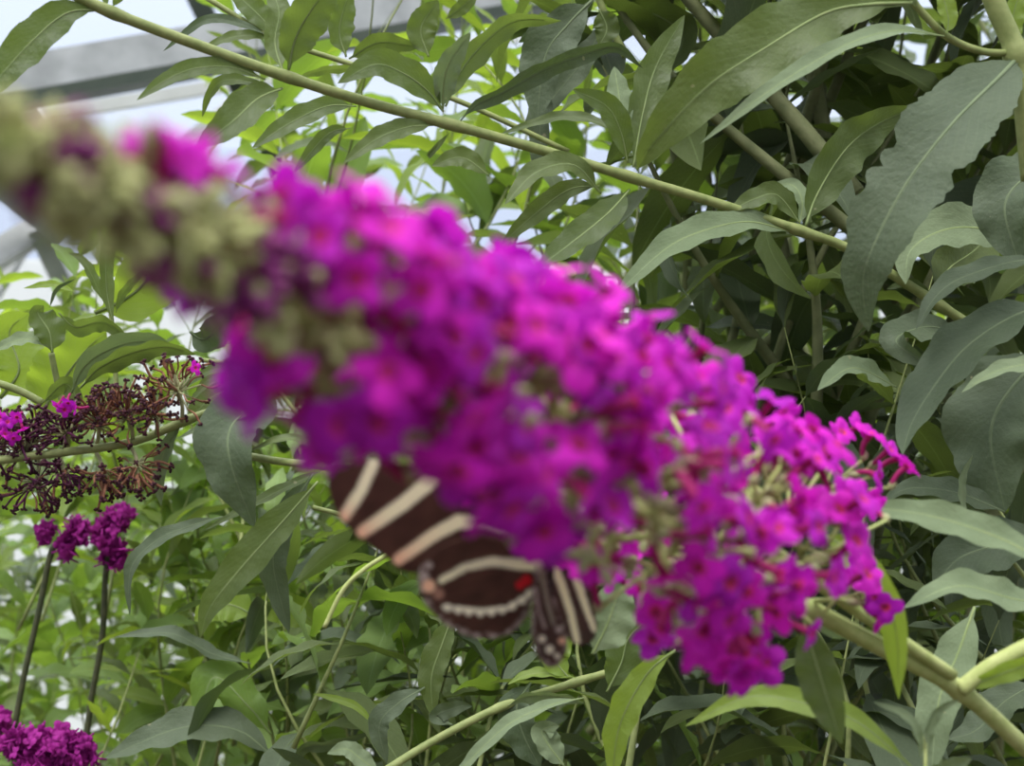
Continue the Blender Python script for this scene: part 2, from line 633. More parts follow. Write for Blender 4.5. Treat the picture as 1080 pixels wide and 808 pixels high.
def shoot_leaves(path, n_pairs, size, rr, key, gravity=0.35, start=0.12, flat=0.5):
    """opposite pairs up the stem -> list of (matrix, pool key, index)"""
    out = []
    n = len(path)
    az = rr.uniform(0, PI)
    for k in range(n_pairs):
        t = start + (1 - start) * (k + 0.6) / n_pairs
        f = t * (n - 1)
        i = min(int(f), n - 2)
        p = path[i].lerp(path[i + 1], f - i)
        tg = (path[i + 1] - path[i]).normalized()
        o1 = tg.orthogonal().normalized()
        o2 = tg.cross(o1)
        az += PI / 2 + rr.uniform(-0.3, 0.3)
        for s in (0, PI):
            rad = o1 * math.cos(az + s) + o2 * math.sin(az + s)
            dr = rad * rr.uniform(0.8, 1.1) + tg * rr.uniform(0.2, 0.8) - UP * gravity * rr.uniform(0.3, 1.6)
            upv = tg * 0.6 + UP * rr.uniform(0.3, 1.0) + Vector((rr.uniform(-1, 1), rr.uniform(-1, 1), rr.uniform(-1, 1))) * flat
            sc = size * rr.uniform(0.65, 1.15) * (1 - 0.35 * t)
            kk = key if isinstance(key, str) and len(key) == 1 else rr.choice(key)
            out.append((frame(p, dr, upv, sc), kk, rr.randrange(9)))
        if k == n_pairs - 1:       # terminal tuft
            for _ in range(2):
                dr = tg + Vector((rr.uniform(-1, 1), rr.uniform(-1, 1), rr.uniform(-1, 1))) * 0.5
                out.append((frame(path[-1], dr, UP, size * 0.5), key if len(key) == 1 else rr.choice(key), rr.randrange(9)))
    return out


def bush(name, label, cat, shoots, size, key, seed, pairs=6, gravity=0.35, stem_r=0.0014, stem_mat='stem', group=None, flat=0.5, avoid=None, max_parts=100):
    """shoots: list of [points]; stems and the 100 leaves that show largest are parts, the rest one mass of foliage"""
    rr = random.Random(seed)
    base = shoots[0][0].copy()
    t = thing(name, label, cat, base, group)
    leaves = []
    for pts in shoots:
        path = catmull(pts, 12)
        m = MB()
        tube(m, path, [stem_r * (1.25 - 1.12 * i / 11) for i in range(12)], 7)
        m.build('stem', M[stem_mat], t, base)
        leaves += shoot_leaves(path, pairs, size, rr, key, gravity, flat=flat)
    if avoid:
        leaves = [q for q in leaves if not avoid(q[0])]
    sc = []
    for q in leaves:
        c = q[0] @ Vector((0, 0.5, 0))
        x, y, d = project(c)
        inside = -40 < x < 1120 and -40 < y < 850
        sc.append((d if inside and d > 0.05 else 50 + abs(d), q))
    sc.sort(key=lambda a: a[0])
    for i, (_, (mx, kk, idx)) in enumerate(sc[:max_parts]):
        o = bpy.data.objects.new('leaf', POOLS[kk][idx][1])
        COL.objects.link(o)
        o.parent = t
        o.matrix_local = Matrix.Translation(-base) @ mx
    rest = sc[max_parts:]
    if rest:
        m = MB()
        order = []
        for _, (mx, kk, idx) in rest:
            if kk not in order:
                order.append(kk)
            src = POOLS[kk][idx][0]
            m.add(src.v, src.f, src.uv, order.index(kk), mx)
        o = m.build('foliage', [M[k] for k in order], t, base)
        o['kind'] = 'stuff'
    return t


def random_shoots(seed, count, xr, yr, dr, length, lean=0.35, upward=1.0, ok=None):
    """upright-ish shoots whose middles fall in the given pixel / depth ranges"""
    rr = random.Random(seed)
    out = []
    while len(out) < count:
        x, y = rr.uniform(*xr), rr.uniform(*yr)
        if ok and not ok(x, y):
            continue
        c = P(x, y, rr.uniform(*dr))
        L_ = length * rr.uniform(0.7, 1.3)
        v = Vector((rr.gauss(0, lean), rr.gauss(0, lean), upward)).normalized()
        side = Vector((rr.gauss(0, 1), rr.gauss(0, 1), 0)) * 0.12 * L_
        out.append([c - v * L_ / 2, c + side, c + v * L_ / 2 + side * 0.4])
    return out


# ================================================================== FLORETS
def corolla(seed, rad=0.0053):
    """four rounded lobes around a throat, face +Z, throat at z = 0"""
    rr = random.Random(seed)
    mb = MB()
    rings, seg = 6, 28
    v, uv, f = [Vector((0, 0, -0.0006))], [(0.0, 0.5)], []
    tilt = [rr.uniform(-0.35, 0.45) for _ in range(4)]
    size = [rr.uniform(0.88, 1.12) for _ in range(4)]
    for i in range(1, rings + 1):
        q = i / rings
        for k in range(seg):
            a = 2 * PI * k / seg
            lobe = int(((a + PI / 4) % (2 * PI)) / (PI / 2))
            c = abs(math.cos(2 * a))
            s = (c ** 0.55)
            rmax = rad * (0.40 + 0.60 * s * size[lobe])
            r = rmax * q if q < 0.3 else rmax * q
            z = -0.0006 * (1 - q) ** 2 + 0.0011 * math.sin(q * PI * 0.9) * s + tilt[lobe] * rad * max(0, q - 0.35) * s
            z += 0.0004 * math.sin(5 * a + seed) * q
            v.append(Vector((r * math.cos(a), r * math.sin(a), z)))
            uv.append((q * (0.4 + 0.6 * s), 0.5))
    for k in range(seg):
        f.append((0, 1 + k, 1 + (k + 1) % seg))
    for i in range(rings - 1):
        o = 1 + i * seg
        for k in range(seg):
            f.append((o + k, o + seg + k, o + seg + (k + 1) % seg, o + (k + 1) % seg))
    mb.add(v, f, uv)
    return mb


def floret_tube(seed, length=0.0085):
    rr = random.Random(seed)
    mb = MB()
    b = Vector((rr.uniform(-1, 1), rr.uniform(-1, 1), 0)) * 0.0010
    pts = catmull([Vector((0, 0, 0.0)), Vector((0, 0, -length * 0.5)) + b, Vector((0, 0, -length))], 7)
    tube(mb, pts, [0.00115, 0.00105, 0.0009, 0.0008, 0.0008, 0.0009, 0.0007], 7)
    return mb


COROLLAS = [corolla(i) for i in range(7)]
COROLLA_ME = [c.mesh('floret_lobes', M['petal']) for c in COROLLAS]
TUBES = [floret_tube(i) for i in range(4)]
TUBE_ME = [c.mesh('floret_tube', M['tube']) for c in TUBES]


def zframe(loc, zdir, spin, scale=1.0):
    q = Vector((0, 0, 1)).rotation_difference(zdir.normalized())
    return Matrix.Translation(loc) @ q.to_matrix().to_4x4() @ Matrix.Rotation(spin, 4, 'Z') @ Matrix.Diagonal((scale, scale, scale, 1))


# ================================================================== FLOWERING BRANCH (foreground)
rf = random.Random(42)
branch = thing('flowering_branch', 'large magenta butterfly bush flower spike sweeping across the middle, nearest the viewer', 'flower',
               P(1085, 792, 0.47))
BASE = branch.location.copy()
D_TIP, D_BASE = 0.132, 0.44
A_TIP, A_BASE = P(-55, 114, D_TIP), P(850, 640, D_BASE)
AXD = (A_BASE - A_TIP).normalized()


def axis_at(q):
    """the spike's axis; q runs from its tip to its foot as the photo foreshortens it"""
    d = 1 / ((1 - q) / D_TIP + q / D_BASE)
    return A_TIP.lerp(A_BASE, (d - D_TIP) / (D_BASE - D_TIP)), d


AX_R = [(0.0, 26), (.10, 48), (.20, 88), (.30, 108), (.42, 128), (.55, 150), (.70, 165), (.85, 165), (1.0, 160)]


def arad(q, d):
    for (a, ra), (b, rb) in zip(AX_R, AX_R[1:]):
        if q <= b:
            return (ra + (rb - ra) * (q - a) / (b - a)) / FPX * d
    return AX_R[-1][1] / FPX * d


# rachis
mb = MB()
tube(mb, [axis_at(i / 40)[0] for i in range(41)], [0.0009 + 0.0016 * i / 40 for i in range(41)], 9)
mb.build('rachis', M['stem_pale'], branch, BASE)

# outline of the open part of the spike as the camera sees it
SHAPE = [(120, 150), (150, 128), (230, 128), (300, 160), (350, 185), (440, 196), (485, 245), (560, 265), (640, 303), (718, 328), (735, 355), (800, 390), (862, 415),
         (908, 430), (950, 460), (972, 495), (962, 518), (925, 524), (905, 565), (948, 618), (942, 648), (900, 645), (860, 622), (858, 690), (822, 698), (792, 724),
         (722, 714), (688, 672), (672, 615), (650, 610), (618, 606), (596, 588), (572, 576), (550, 574), (530, 560), (512, 545), (500, 525), (488, 503), (450, 500), (425, 502), (415, 472),
         (372, 478), (342, 488), (318, 470), (298, 430), (248, 425), (236, 352), (185, 320), (165, 290), (190, 255), (160, 240)]


def shape_ok(p):
    x, y, _ = project(p)
    c, j = False, len(SHAPE) - 1
    for i in range(len(SHAPE)):
        (xi, yi), (xj, yj) = SHAPE[i], SHAPE[j]
        if (yi > y) != (yj > y) and x < (xj - xi) * (y - yi) / (yj - yi) + xi:
            c = not c
        j = i
    return c


def jit(k):
    return Vector((rf.gauss(0, k), rf.gauss(0, k), rf.gauss(0, k)))


florets, cymes, bud_cymes = [], [], []
q_ = 0.0
node = 0
while q_ < 0.985:
    c0, dep = axis_at(q_)
    view = (CAM_POS - c0)
    view = (view - AXD * view.dot(AXD)).normalized()
    sidev = AXD.cross(view)
    n_c = 4 if q_ < 0.12 else (5 if q_ < 0.5 else 6)
    for k in range(n_c):
        ang = node * 0.62 + k * 2 * PI / n_c + rf.uniform(-0.3, 0.3)
        radial = view * math.cos(ang) + sidev * math.sin(ang)
        facing = radial.dot(view)
        rr_ = arad(q_, dep)
        if q_ < 0.14 or (q_ < 0.27 and rf.random() < 0.30) or (q_ < 0.45 and facing > 0.12 and rf.random() < 0.95):
            bud_cymes.append((q_, c0, radial, min(rr_, 58 / FPX * dep) if q_ > 0.1 else rr_))
            continue
        if q_ < 0.60 and facing > 0.6 and rf.random() < 0.6:
            kind = 'bare'
        elif facing > 0.5 and rf.random() < 0.22:
            kind = 'bare'
        else:
            kind = 'open'
        cen = c0 + radial * rr_ * 0.42 - AXD * rr_ * 0.12
        nf = {'open': rf.randint(6, 9), 'bare': rf.randint(1, 2)}[kind]
        if q_ < 0.36:
            nf = max(2, nf - 4)
        young = max(0.0, min(1.0, (q_ - 0.15) / 0.45))
        mine = []
        for _ in range(nf):
            dv = (radial * 0.95 + jit(0.52) - AXD * 0.15).normalized()
            ln = rr_ * rf.uniform(0.42, 0.72)
            pos = cen + dv * ln
            fd = (dv + jit(0.35)).normalized()
            if not shape_ok(pos):
                continue
            mine.append((pos, fd, rf.uniform(0, PI), rf.uniform(0.92, 1.18) * (0.68 + 0.32 * young), rf.randrange(7), rf.randrange(4)))
        if shape_ok(cen) or mine:
            cymes.append((q_, c0, cen, mine, kind))
            florets += mine
    q_ += 0.044 if q_ < 0.6 else 0.034
    node += 1

# one cyme stands out alone below the foot of the spike
mine = []
for x, y, d in ((915, 612, .402), (934, 640, .400), (922, 628, .406), (908, 600, .406), (930, 652, .406)):
    pos = P(x, y, d)
    mine.append((pos, ((pos - P(880, 630, .425)).normalized() + jit(0.3)).normalized(), rf.uniform(0, PI), 0.95, rf.randrange(7), rf.randrange(4)))
cymes.append((0.99, P(842, 636, .43), P(885, 632, .408), mine, 'open'))
florets += mine

# and a loose one reaches to the right above it
mine = []
for x, y, d in ((906, 450, .44), (918, 458, .435), (938, 474, .44), (956, 492, .435), (926, 502, .43), (888, 456, .43), (902, 524, .43), (946, 484, .445), (898, 545, .43)):
    pos = P(x, y, d)
    mine.append((pos, ((pos - P(868, 522, .445)).normalized() + jit(0.35)).normalized(), rf.uniform(0, PI), 0.98, rf.randrange(7), rf.randrange(4)))
cymes.append((0.98, axis_at(0.93)[0], P(868, 522, .44), mine, 'open'))
florets += mine

# peduncles with their pedicels and calyxes
for s_, c0, cen, mine, kind in cymes:
    mb = MB()
    tube(mb, catmull([c0, c0.lerp(cen, 0.5) - AXD * 0.001, cen], 6), [0.0010, 0.0009, 0.0008, 0.0008, 0.0008, 0.0007], 6)
    for pos, fd, sp_, sc_, a_, b_ in mine:
        tb = pos - fd * 0.0085 * sc_
        tube(mb, [cen, cen.lerp(tb, 0.5) + fd * 0.0003, tb], [0.0005, 0.0005, 0.0006], 5)
        blob(mb, tb + fd * 0.0010, fd, 0.0036, 0.00125, 1, 6, 4)
    for _ in range(7 if kind == 'bare' else 3):      # unopened buds and spent calyxes
        dv = ((cen - c0).normalized() + Vector((rf.gauss(0, 1), rf.gauss(0, 1), rf.gauss(0, 1))) * 0.7).normalized()
        e = cen + dv * rf.uniform(0.003, 0.009)
        if not shape_ok(e):
            continue
        tube(mb, [cen, e], [0.0004, 0.0005], 5)
        blob(mb, e, dv, 0.0048, 0.0012, 1, 6, 4)
    o = mb.build('peduncle', [M['stem_pale'], M['calyx']], branch, BASE)

for s_, c0, radial, rr_ in bud_cymes:
    mb = MB()
    bk = max(0.6, min(1.0, rr_ / 0.006))
    cen = c0 + radial * rr_ * 0.35 - AXD * rr_ * 0.2
    tube(mb, [c0, cen], [0.0007, 0.0006], 6)
    purple = s_ > 0.12 and rf.random() < 0.45
    for _ in range(11):
        dv = (radial + Vector((rf.gauss(0, 1), rf.gauss(0, 1), rf.gauss(0, 1))) * 0.55 - AXD * 0.5).normalized()
        e = cen + dv * rr_ * rf.uniform(0.3, 0.62)
        tube(mb, [cen, e], [0.0004, 0.0005], 5)
        blob(mb, e, dv, 0.0050 * bk * rf.uniform(0.7, 1.25), 0.0012 * bk, 1 if purple and rf.random() < 0.7 else 2, 6, 5)
    mb.build('bud_cluster', [M['stem_pale'], M['bud_purple'], M['bud']], branch, BASE)

# the hundred florets that show largest are parts; the others one mass
def floret_score(q):
    pos, fd = q[0], q[1]
    d = (CAM_POS - pos)
    c0 = min((axis_at(i / 40)[0] for i in range(41)), key=lambda a: (a - pos).length)
    front = (pos - c0).dot(d.normalized()) / 0.03
    return front + 0.8 * fd.dot(d.normalized()) + 0.03 / d.length


florets.sort(key=floret_score, reverse=True)
IB = Matrix.Translation(-BASE)
for pos, fd, sp_, sc_, a_, b_ in florets[:100]:
    mx = zframe(pos, fd, sp_, sc_)
    o = bpy.data.objects.new('floret', COROLLA_ME[a_])
    COL.objects.link(o)
    o.parent = branch
    o.matrix_local = IB @ mx
    t = bpy.data.objects.new('floret_tube', TUBE_ME[b_])
    COL.objects.link(t)
    t.parent = o
mb = MB()
for pos, fd, sp_, sc_, a_, b_ in florets[100:]:
    mx = zframe(pos, fd, sp_, sc_)
    mb.add(COROLLAS[a_].v, COROLLAS[a_].f, COROLLAS[a_].uv, 0, mx)
    mb.add(TUBES[b_].v, TUBES[b_].f, TUBES[b_].uv, 1, mx)
o = mb.build('florets', [M['petal'], M['tube']], branch, BASE)
o['kind'] = 'stuff'

# its stalk and leaves at the lower right
traced_stem(branch, [(850, 640), (930, 683), (1012, 728), (1085, 792)], (0.42, 0.47), 9.5, 'stem_pale', nodes=((1012, 728),))
traced_stem(branch, [(765, 553), (825, 588), (905, 645), (1005, 712)], [0.385, 0.40, 0.425, 0.447], 7, 'stem_pale', name='side_stem')
traced_stem(branch, [(1012, 728), (1045, 703), (1095, 676)], (0.45, 0.45), 9, 'stem_pale', name='side_stem')
traced_leaf(branch, [(1016, 730), (1045, 715), (1090, 700), (1150, 690)], (0.45, 0.44), 26, 20, 'y')
traced_leaf(branch, [(862, 560), (895, 580), (925, 615), (945, 665), (948, 738)], [0.44, 0.43, 0.42, 0.42, 0.43], 50, (20, 55), 'y', wave=0.03)
traced_leaf(branch, [(848, 655), (858, 690), (872, 735), (888, 785)], (0.42, 0.41), 52, (10, 20), 'g', fold=0.35)
traced_leaf(branch, [(965, 812), (905, 762), (850, 742), (790, 735), (722, 766)], (0.45, 0.47), 32, (30, 10), 'y')
traced_leaf(branch, [(1110, 600), (1060, 570), (985, 545), (905, 533)], (0.44, 0.47), 44, (35, 25), 'p', label='pale grey-green leaf')
traced_leaf(branch, [(835, 640), (870, 658), (905, 668), (960, 690)], (0.44, 0.45), 26, 30, 'p')

# ================================================================== BUTTERFLY
BUT_D = 0.338


def in_poly(x, y, poly):
    c = False
    j = len(poly) - 1
    for i in range(len(poly)):
        xi, yi = poly[i]
        xj, yj = poly[j]
        if (yi > y) != (yj > y) and x < (xj - xi) * (y - yi) / (yj - yi) + xi:
            c = not c
        j = i
    return c


def smooth_poly(poly, n=6):
    k = len(poly)
    out = []
    for i in range(k):
        p0, p1, p2, p3 = (Vector(poly[(i + q) % k]) for q in (-1, 0, 1, 2))
        for s_ in range(n):
            t = s_ / n
            out.append(tuple(0.5 * ((2 * p1) + (p2 - p0) * t + (2 * p0 - 5 * p1 + 4 * p2 - p3) * t * t + (3 * p1 - p0 - 3 * p2 + p3) * t ** 3)))
    return out


def seg_dist(x, y, pts):
    best, at = 1e9, 0
    tot = len(pts) - 1
    for i in range(tot):
        (ax, ay), (bx, by) = pts[i], pts[i + 1]
        dx, dy = bx - ax, by - ay
        t = max(0, min(1, ((x - ax) * dx + (y - ay) * dy) / (dx * dx + dy * dy)))
        d = math.hypot(x - ax - t * dx, y - ay - t * dy)
        if d < best:
            best, at = d, (i + t) / tot
    return best, at


BROWN = (0.105, 0.045, 0.030)
CREAM = (0.97, 0.92, 0.66)
PEACH = (0.93, 0.62, 0.42)
RED = (0.62, 0.02, 0.03)
GREY = (0.55, 0.46, 0.41)
PALE = (0.95, 0.90, 0.72)


def wing(name, outline, depth, stripes, dots, parent, step=1.6, lift=0.0, margin=None, veins=None):
    """outline, stripes and dots in the frame's pixels; depth(x, y) gives the wing's tilted plane"""
    poly = smooth_poly(outline, 6)
    xs = [p[0] for p in poly]; ys = [p[1] for p in poly]
    x0, x1, y0, y1 = min(xs), max(xs), min(ys), max(ys)
    nx, ny = int((x1 - x0) / step) + 2, int((y1 - y0) / step) + 2
    idx, v, cols, f = {}, [], [], []

    def colour(x, y):
        c = Vector(BROWN)
        c = c * (0.85 + 0.35 * noise.noise(Vector((x * 0.05, y * 0.05, 1))))
        # faint veins
        if margin and y > 596 - 0.1 * (x - 440):
            d, at = seg_dist(x, y, poly + [poly[0]])
            mcol, mw = margin
            if d < mw and noise.noise(Vector((x * 0.16, y * 0.16, 3))) > -0.1:
                c = c.lerp(Vector(mcol), 0.75 * (1 - d / mw) ** 0.5)
        for pts, w0, w1, ca, cb in stripes:
            d, at = seg_dist(x, y, pts)
            w = w0 + (w1 - w0) * at + 0.7 * noise.noise(Vector((x * 0.2, y * 0.2, 0)))
            k = max(0, min(1, (w - d) / 2.0 + 0.5))
            c = c.lerp(Vector(ca).lerp(Vector(cb), at ** 6), k)
        for dx, dy, r, dc in dots:
            d = math.hypot(x - dx, y - dy)
            k = max(0, min(1, (r - d) / 2.0 + 0.5))
            c = c.lerp(Vector(dc), k)
        if veins:
            ang = math.atan2(y - veins[1], x - veins[0])
            c = c * (0.80 + 0.20 * min(1.0, abs(((ang * veins[2]) % 1.0) - 0.5) * 7))
        return c

    def vert(i, j):
        if (i, j) not in idx:
            x, y = x0 + i * step, y0 + j * step
            idx[(i, j)] = len(v)
            v.append(P(x, y, depth(x, y)))
            cols.append(colour(x, y))
        return idx[(i, j)]
    for j in range(ny):
        for i in range(nx):
            if in_poly(x0 + (i + 0.5) * step, y0 + (j + 0.5) * step, poly):
                f.append((vert(i, j), vert(i + 1, j), vert(i + 1, j + 1), vert(i, j + 1)))
    mb = MB()
    mb.add(v, f)
    o = mb.build(name, M['wing'], parent, parent.location)
    at = o.data.color_attributes.new('pattern', 'FLOAT_COLOR', 'POINT')
    flat = []
    for c in cols:
        flat.extend((c.x, c.y, c.z, 1))
    at.data.foreach_set('color', flat)
    sm = o.modifiers.new('thickness', 'SOLIDIFY')
    sm.thickness = 0.00018
    return o


fly = thing('butterfly', 'dark brown butterfly with cream stripes clinging under the magenta flower spike', 'butterfly', P(572, 590, BUT_D))
dL = lambda x, y: BUT_D - 0.026 * (572 - x) / 230 + 0.000022 * (y - 590)
fore_out = [(568, 580), (540, 536), (500, 508), (455, 494), (412, 487), (372, 486), (352, 494), (346, 511), (355, 540), (378, 566),
            (405, 586), (424, 602), (448, 604), (490, 596), (540, 592)]
wing('forewing', fore_out, dL,
     [([(393, 490), (380, 518), (363, 544)], 6, 6, CREAM, PEACH),
      ([(455, 506), (424, 532), (382, 561)], 8, 6.5, CREAM, PEACH),
      ([(530, 556), (510, 551), (483, 550), (459, 563), (420, 590)], 8.5, 6, CREAM, PEACH)],
     [], fly)
hind_out = [(570, 590), (540, 574), (505, 566), (470, 574), (450, 588), (441, 608), (446, 632), (466, 656), (498, 672), (530, 671),
            (552, 656), (562, 630), (568, 606)]
dH = lambda x, y: dL(x, y) - 0.0012
hdots = []
for (x, y) in [(472, 641), (483, 643), (494, 645), (506, 646), (518, 645), (529, 643), (540, 639), (550, 633), (558, 626)]:
    hdots.append((x, y, 4.2, PALE))
for (x, y) in [(449, 640), (460, 652), (473, 661), (487, 668), (503, 671), (520, 671), (536, 667), (548, 658)]:
    hdots.append((x, y, 2.6, (0.6, 0.5, 0.45)))
hdots += [(555, 612, 6, RED), (548, 617, 5, RED), (452, 618, 7, PEACH), (462, 626, 6, (0.45, 0.25, 0.18)), (447, 607, 5, GREY), (452, 596, 4, GREY)]
wing('hindwing', hind_out, dH,
     [([(568, 596), (545, 595), (520, 592), (490, 598), (465, 612)], 6.5, 3.5, CREAM, CREAM),
      ([(468, 640), (506, 644), (536, 641), (561, 625)], 2.2, 2.2, PALE, PALE)],
     hdots, fly, margin=(GREY, 7), veins=(568, 598, 5.0))
# the far pair, seen nearly edge-on, sweeping away from the viewer
dR = lambda x, y: BUT_D + 0.004 + 0.030 * (x - 572) / 55
fore_r = [(570, 578), (584, 578), (602, 590), (620, 612), (627, 640), (628, 668), (620, 679), (604, 678), (592, 660), (580, 630)]
wing('forewing', fore_r, dR,
     [([(576, 582), (590, 612), (601, 645), (608, 676)], 5, 3.5, CREAM, CREAM),
      ([(608, 612), (617, 640), (626, 664)], 4.5, 3, CREAM, CREAM),
      ([(623, 600), (630, 622)], 3, 3, CREAM, CREAM)], [], fly)
dR2 = lambda x, y: BUT_D + 0.0015 + 0.022 * (x - 572) / 45 - 0.00003 * (y - 590)
hind_r = [(566, 594), (574, 600), (584, 630), (594, 658), (598, 680), (590, 700), (578, 704), (567, 692), (561, 668), (562, 630)]
wing('hindwing', hind_r, dR2,
     [([(570, 604), (576, 632), (583, 658)], 2.5, 2.5, (0.4, 0.36, 0.26), (0.3, 0.25, 0.2)), ([(564, 620), (568, 645), (574, 662)], 1.5, 1.5, GREY, GREY)],
     [(571, 674, 4, PALE), (579, 685, 4.5, PALE), (587, 692, 3, PALE), (576, 699, 2.5, GREY), (592, 676, 4, PEACH), (589, 664, 4, GREY)], fly, margin=(GREY, 4))
# body hanging from the spike, head up among the florets
th_c, head_c, ab_end = P(586, 560, BUT_D + 0.003), P(600, 524, BUT_D - 0.001), P(575, 648, BUT_D + 0.006)
mb = MB()
blob(mb, th_c, head_c - th_c, 0.013, 0.0031, 0, 12, 9, 0.6)
mb.build('thorax', M['fur'], fly, fly.location)
mb = MB()
pth = catmull([th_c.lerp(P(575, 600, BUT_D + 0.005), 0.5), P(575, 600, BUT_D + 0.005), ab_end], 14)
tube(mb, pth, [0.0016, 0.0019, 0.0021, 0.0022, 0.0023, 0.0023, 0.0022, 0.0022, 0.0021, 0.0020, 0.0018, 0.0015, 0.0011, 0.0005], 10)
mb.build('abdomen', M['fur'], fly, fly.location)
mb = MB()
blob(mb, head_c, head_c - th_c, 0.0042, 0.0021, 0, 10, 8, 0.5)
hd = mb.build('head', M['fur'], fly, fly.location)
for sx in (-1, 1):
    mb = MB()
    blob(mb, head_c + Vector((sx * 0.0017, -0.0006, 0.0004)), Vector((0, 0, 1)), 0.0022, 0.0010, 0, 8, 6, 0.5)
    mb.build('eye', M['spent_dark'], hd, fly.location)
for sx in (-1, 1):
    mb = MB()
    pa = catmull([head_c, head_c + Vector((sx * 0.006, -0.003, 0.011)), head_c + Vector((sx * 0.013, -0.002, 0.022))], 12)
    tube(mb, pa, [0.00022] * 8 + [0.0003, 0.00045, 0.0006, 0.0004], 6)
    mb.build('antenna', M['fur'], fly, fly.location)
for k, (sx, dz) in enumerate(((-1, 0.004), (1, 0.004), (-1, 0.0), (1, 0.0), (-1, -0.003), (1, -0.003))):
    a = th_c + Vector((sx * 0.002, -0.001, dz))
    mb = MB()
    tube(mb, catmull([a, a + Vector((sx * 0.004, -0.004, -0.002)), a + Vector((sx * 0.005, -0.010, 0.003 + dz))], 8), 0.0003, 6)
    mb.build('leg', M['fur'], fly, fly.location)
mb = MB()
tube(mb, catmull([head_c, head_c + Vector((-0.001, -0.006, -0.001)), head_c + Vector((-0.002, -0.009, 0.004))], 8), 0.00025, 6)
mb.build('proboscis', M['fur'], fly, fly.location)

# ================================================================== DIAGONAL BRANCH across the top
dg = thing('leafy_branch', 'long green butterfly bush branch running diagonally from top left to right behind the flower spike', 'branch', P(1034, 350, 0.66))
dd = lambda x: 0.54 + 0.12 * x / 1030


def D(*xs):
    return [dd(x) for x in xs]


traced_stem(dg, [(1034, 350), (985, 318), (900, 265), (845, 244), (755, 214), (665, 187), (570, 158), (474, 131), (385, 107), (300, 80), (210, 48), (115, 12), (60, -14), (-120, -90), (-380, -180)],
            D(1034, 985, 900, 845, 755, 665, 570, 474, 385, 300, 210, 115, 60, -120, -380), 5.8, 'stem', nodes=((985, 318), (845, 244), (665, 187), (474, 131), (300, 80), (115, 12)), n=90)


def dl(pts, w, roll=0, mat='g', dz=0.0, **k):
    x = pts[0][0]
    d0 = dd(x)
    return traced_leaf(dg, pts, (d0, d0 + dz), w, roll, mat, **k)


dl([(105, 10), (70, 14), (35, 42), (0, 80), (-28, 112)], 48, (20, 15), 'g', -0.02)
dl([(118, 8), (126, -6), (140, -30)], 14, 20, 'g')
dl([(113, 8), (108, -10), (104, -30)], 12, 20, 'g')
dl([(280, 84), (245, 71), (205, 72), (172, 86), (144, 106)], 24, (30, 20), 'g', -0.02)
dl([(284, 90), (240, 84), (222, 98), (213, 124)], 15, 25, 'g', 0.02)
dl([(298, 93), (272, 104), (245, 128), (205, 158)], 44, (25, 5), 'g', -0.03, fold=0.4)
dl([(298, 76), (290, 45), (294, 10), (280, -22)], 34, 20, 'g', 0.02)
dl([(304, 74), (312, 40), (330, 8), (360, -30)], 52, (15, 10), 'g', -0.01)
dl([(310, 84), (335, 75), (365, 72), (395, 76)], 13, 40, 'g', 0.03)
dl([(468, 118), (450, 95), (425, 77), (395, 68), (356, 88)], 40, (25, 15), 'g', -0.02)
dl([(467, 116), (468, 90), (474, 66), (496, 34)], 32, (10, 25), 'p', -0.01)
dl([(470, 112), (484, 78), (512, 44), (545, 22), (592, 22)], 34, (25, 40), 'g', 0.02)
dl([(458, 132), (430, 134), (398, 146), (362, 172)], 26, (25, 15), 'g', -0.02)
dl([(482, 132), (500, 112), (530, 98), (575, 73), (615, 58), (650, 50), (678, 72)], 26, (35, 20), 'b', 0.02, wave=0.09, ser=0.06)
dl([(474, 140), (452, 165), (462, 152)], 8, 20, 'g')
dl([(662, 172), (655, 140), (640, 112), (604, 94)], 32, (20, 10), 'g', -0.01)
dl([(657, 140), (654, 110), (648, 70)], 32, (15, 10), 'p', 0.02)
dl([(668, 176), (678, 120), (692, 70), (722, 16)], 44, (20, 5), 'g', 0.02)
dl([(656, 140), (622, 126), (585, 124), (526, 142)], 16, 40, 'g', 0.02)
dl([(634, 204), (605, 174), (565, 182), (532, 216)], 32, (40, 25), 'g', -0.03)
dl([(664, 200), (640, 226), (600, 258), (565, 284)], 40, (10, 30), 'g', -0.04)
dl([(632, 196), (600, 200), (565, 225), (528, 258)], 28, (10, 20), 'g', 0.03)
dl([(672, 178), (690, 150), (712, 118), (750, 70)], 40, (30, 20), 'g', 0.03)
dl([(838, 246), (790, 234), (740, 244), (700, 264), (648, 312)], 42, (45, 25), 'p', -0.04)
dl([(844, 236), (820, 206), (795, 210), (768, 224)], 30, (30, 20), 'g', -0.01)
dl([(843, 238), (846, 212), (835, 195), (810, 196)], 20, 30, 'p', 0.03)
dl([(850, 238), (862, 205), (890, 160), (920, 134), (966, 112)], 56, (20, 20), 'g', 0.02, wave=0.07)
dl([(984, 314), (960, 300), (935, 305)], 16, 30, 'g')
dl([(990, 318), (1000, 285), (1030, 262), (1060, 225)], 60, (20, 10), 'g', 0.05)

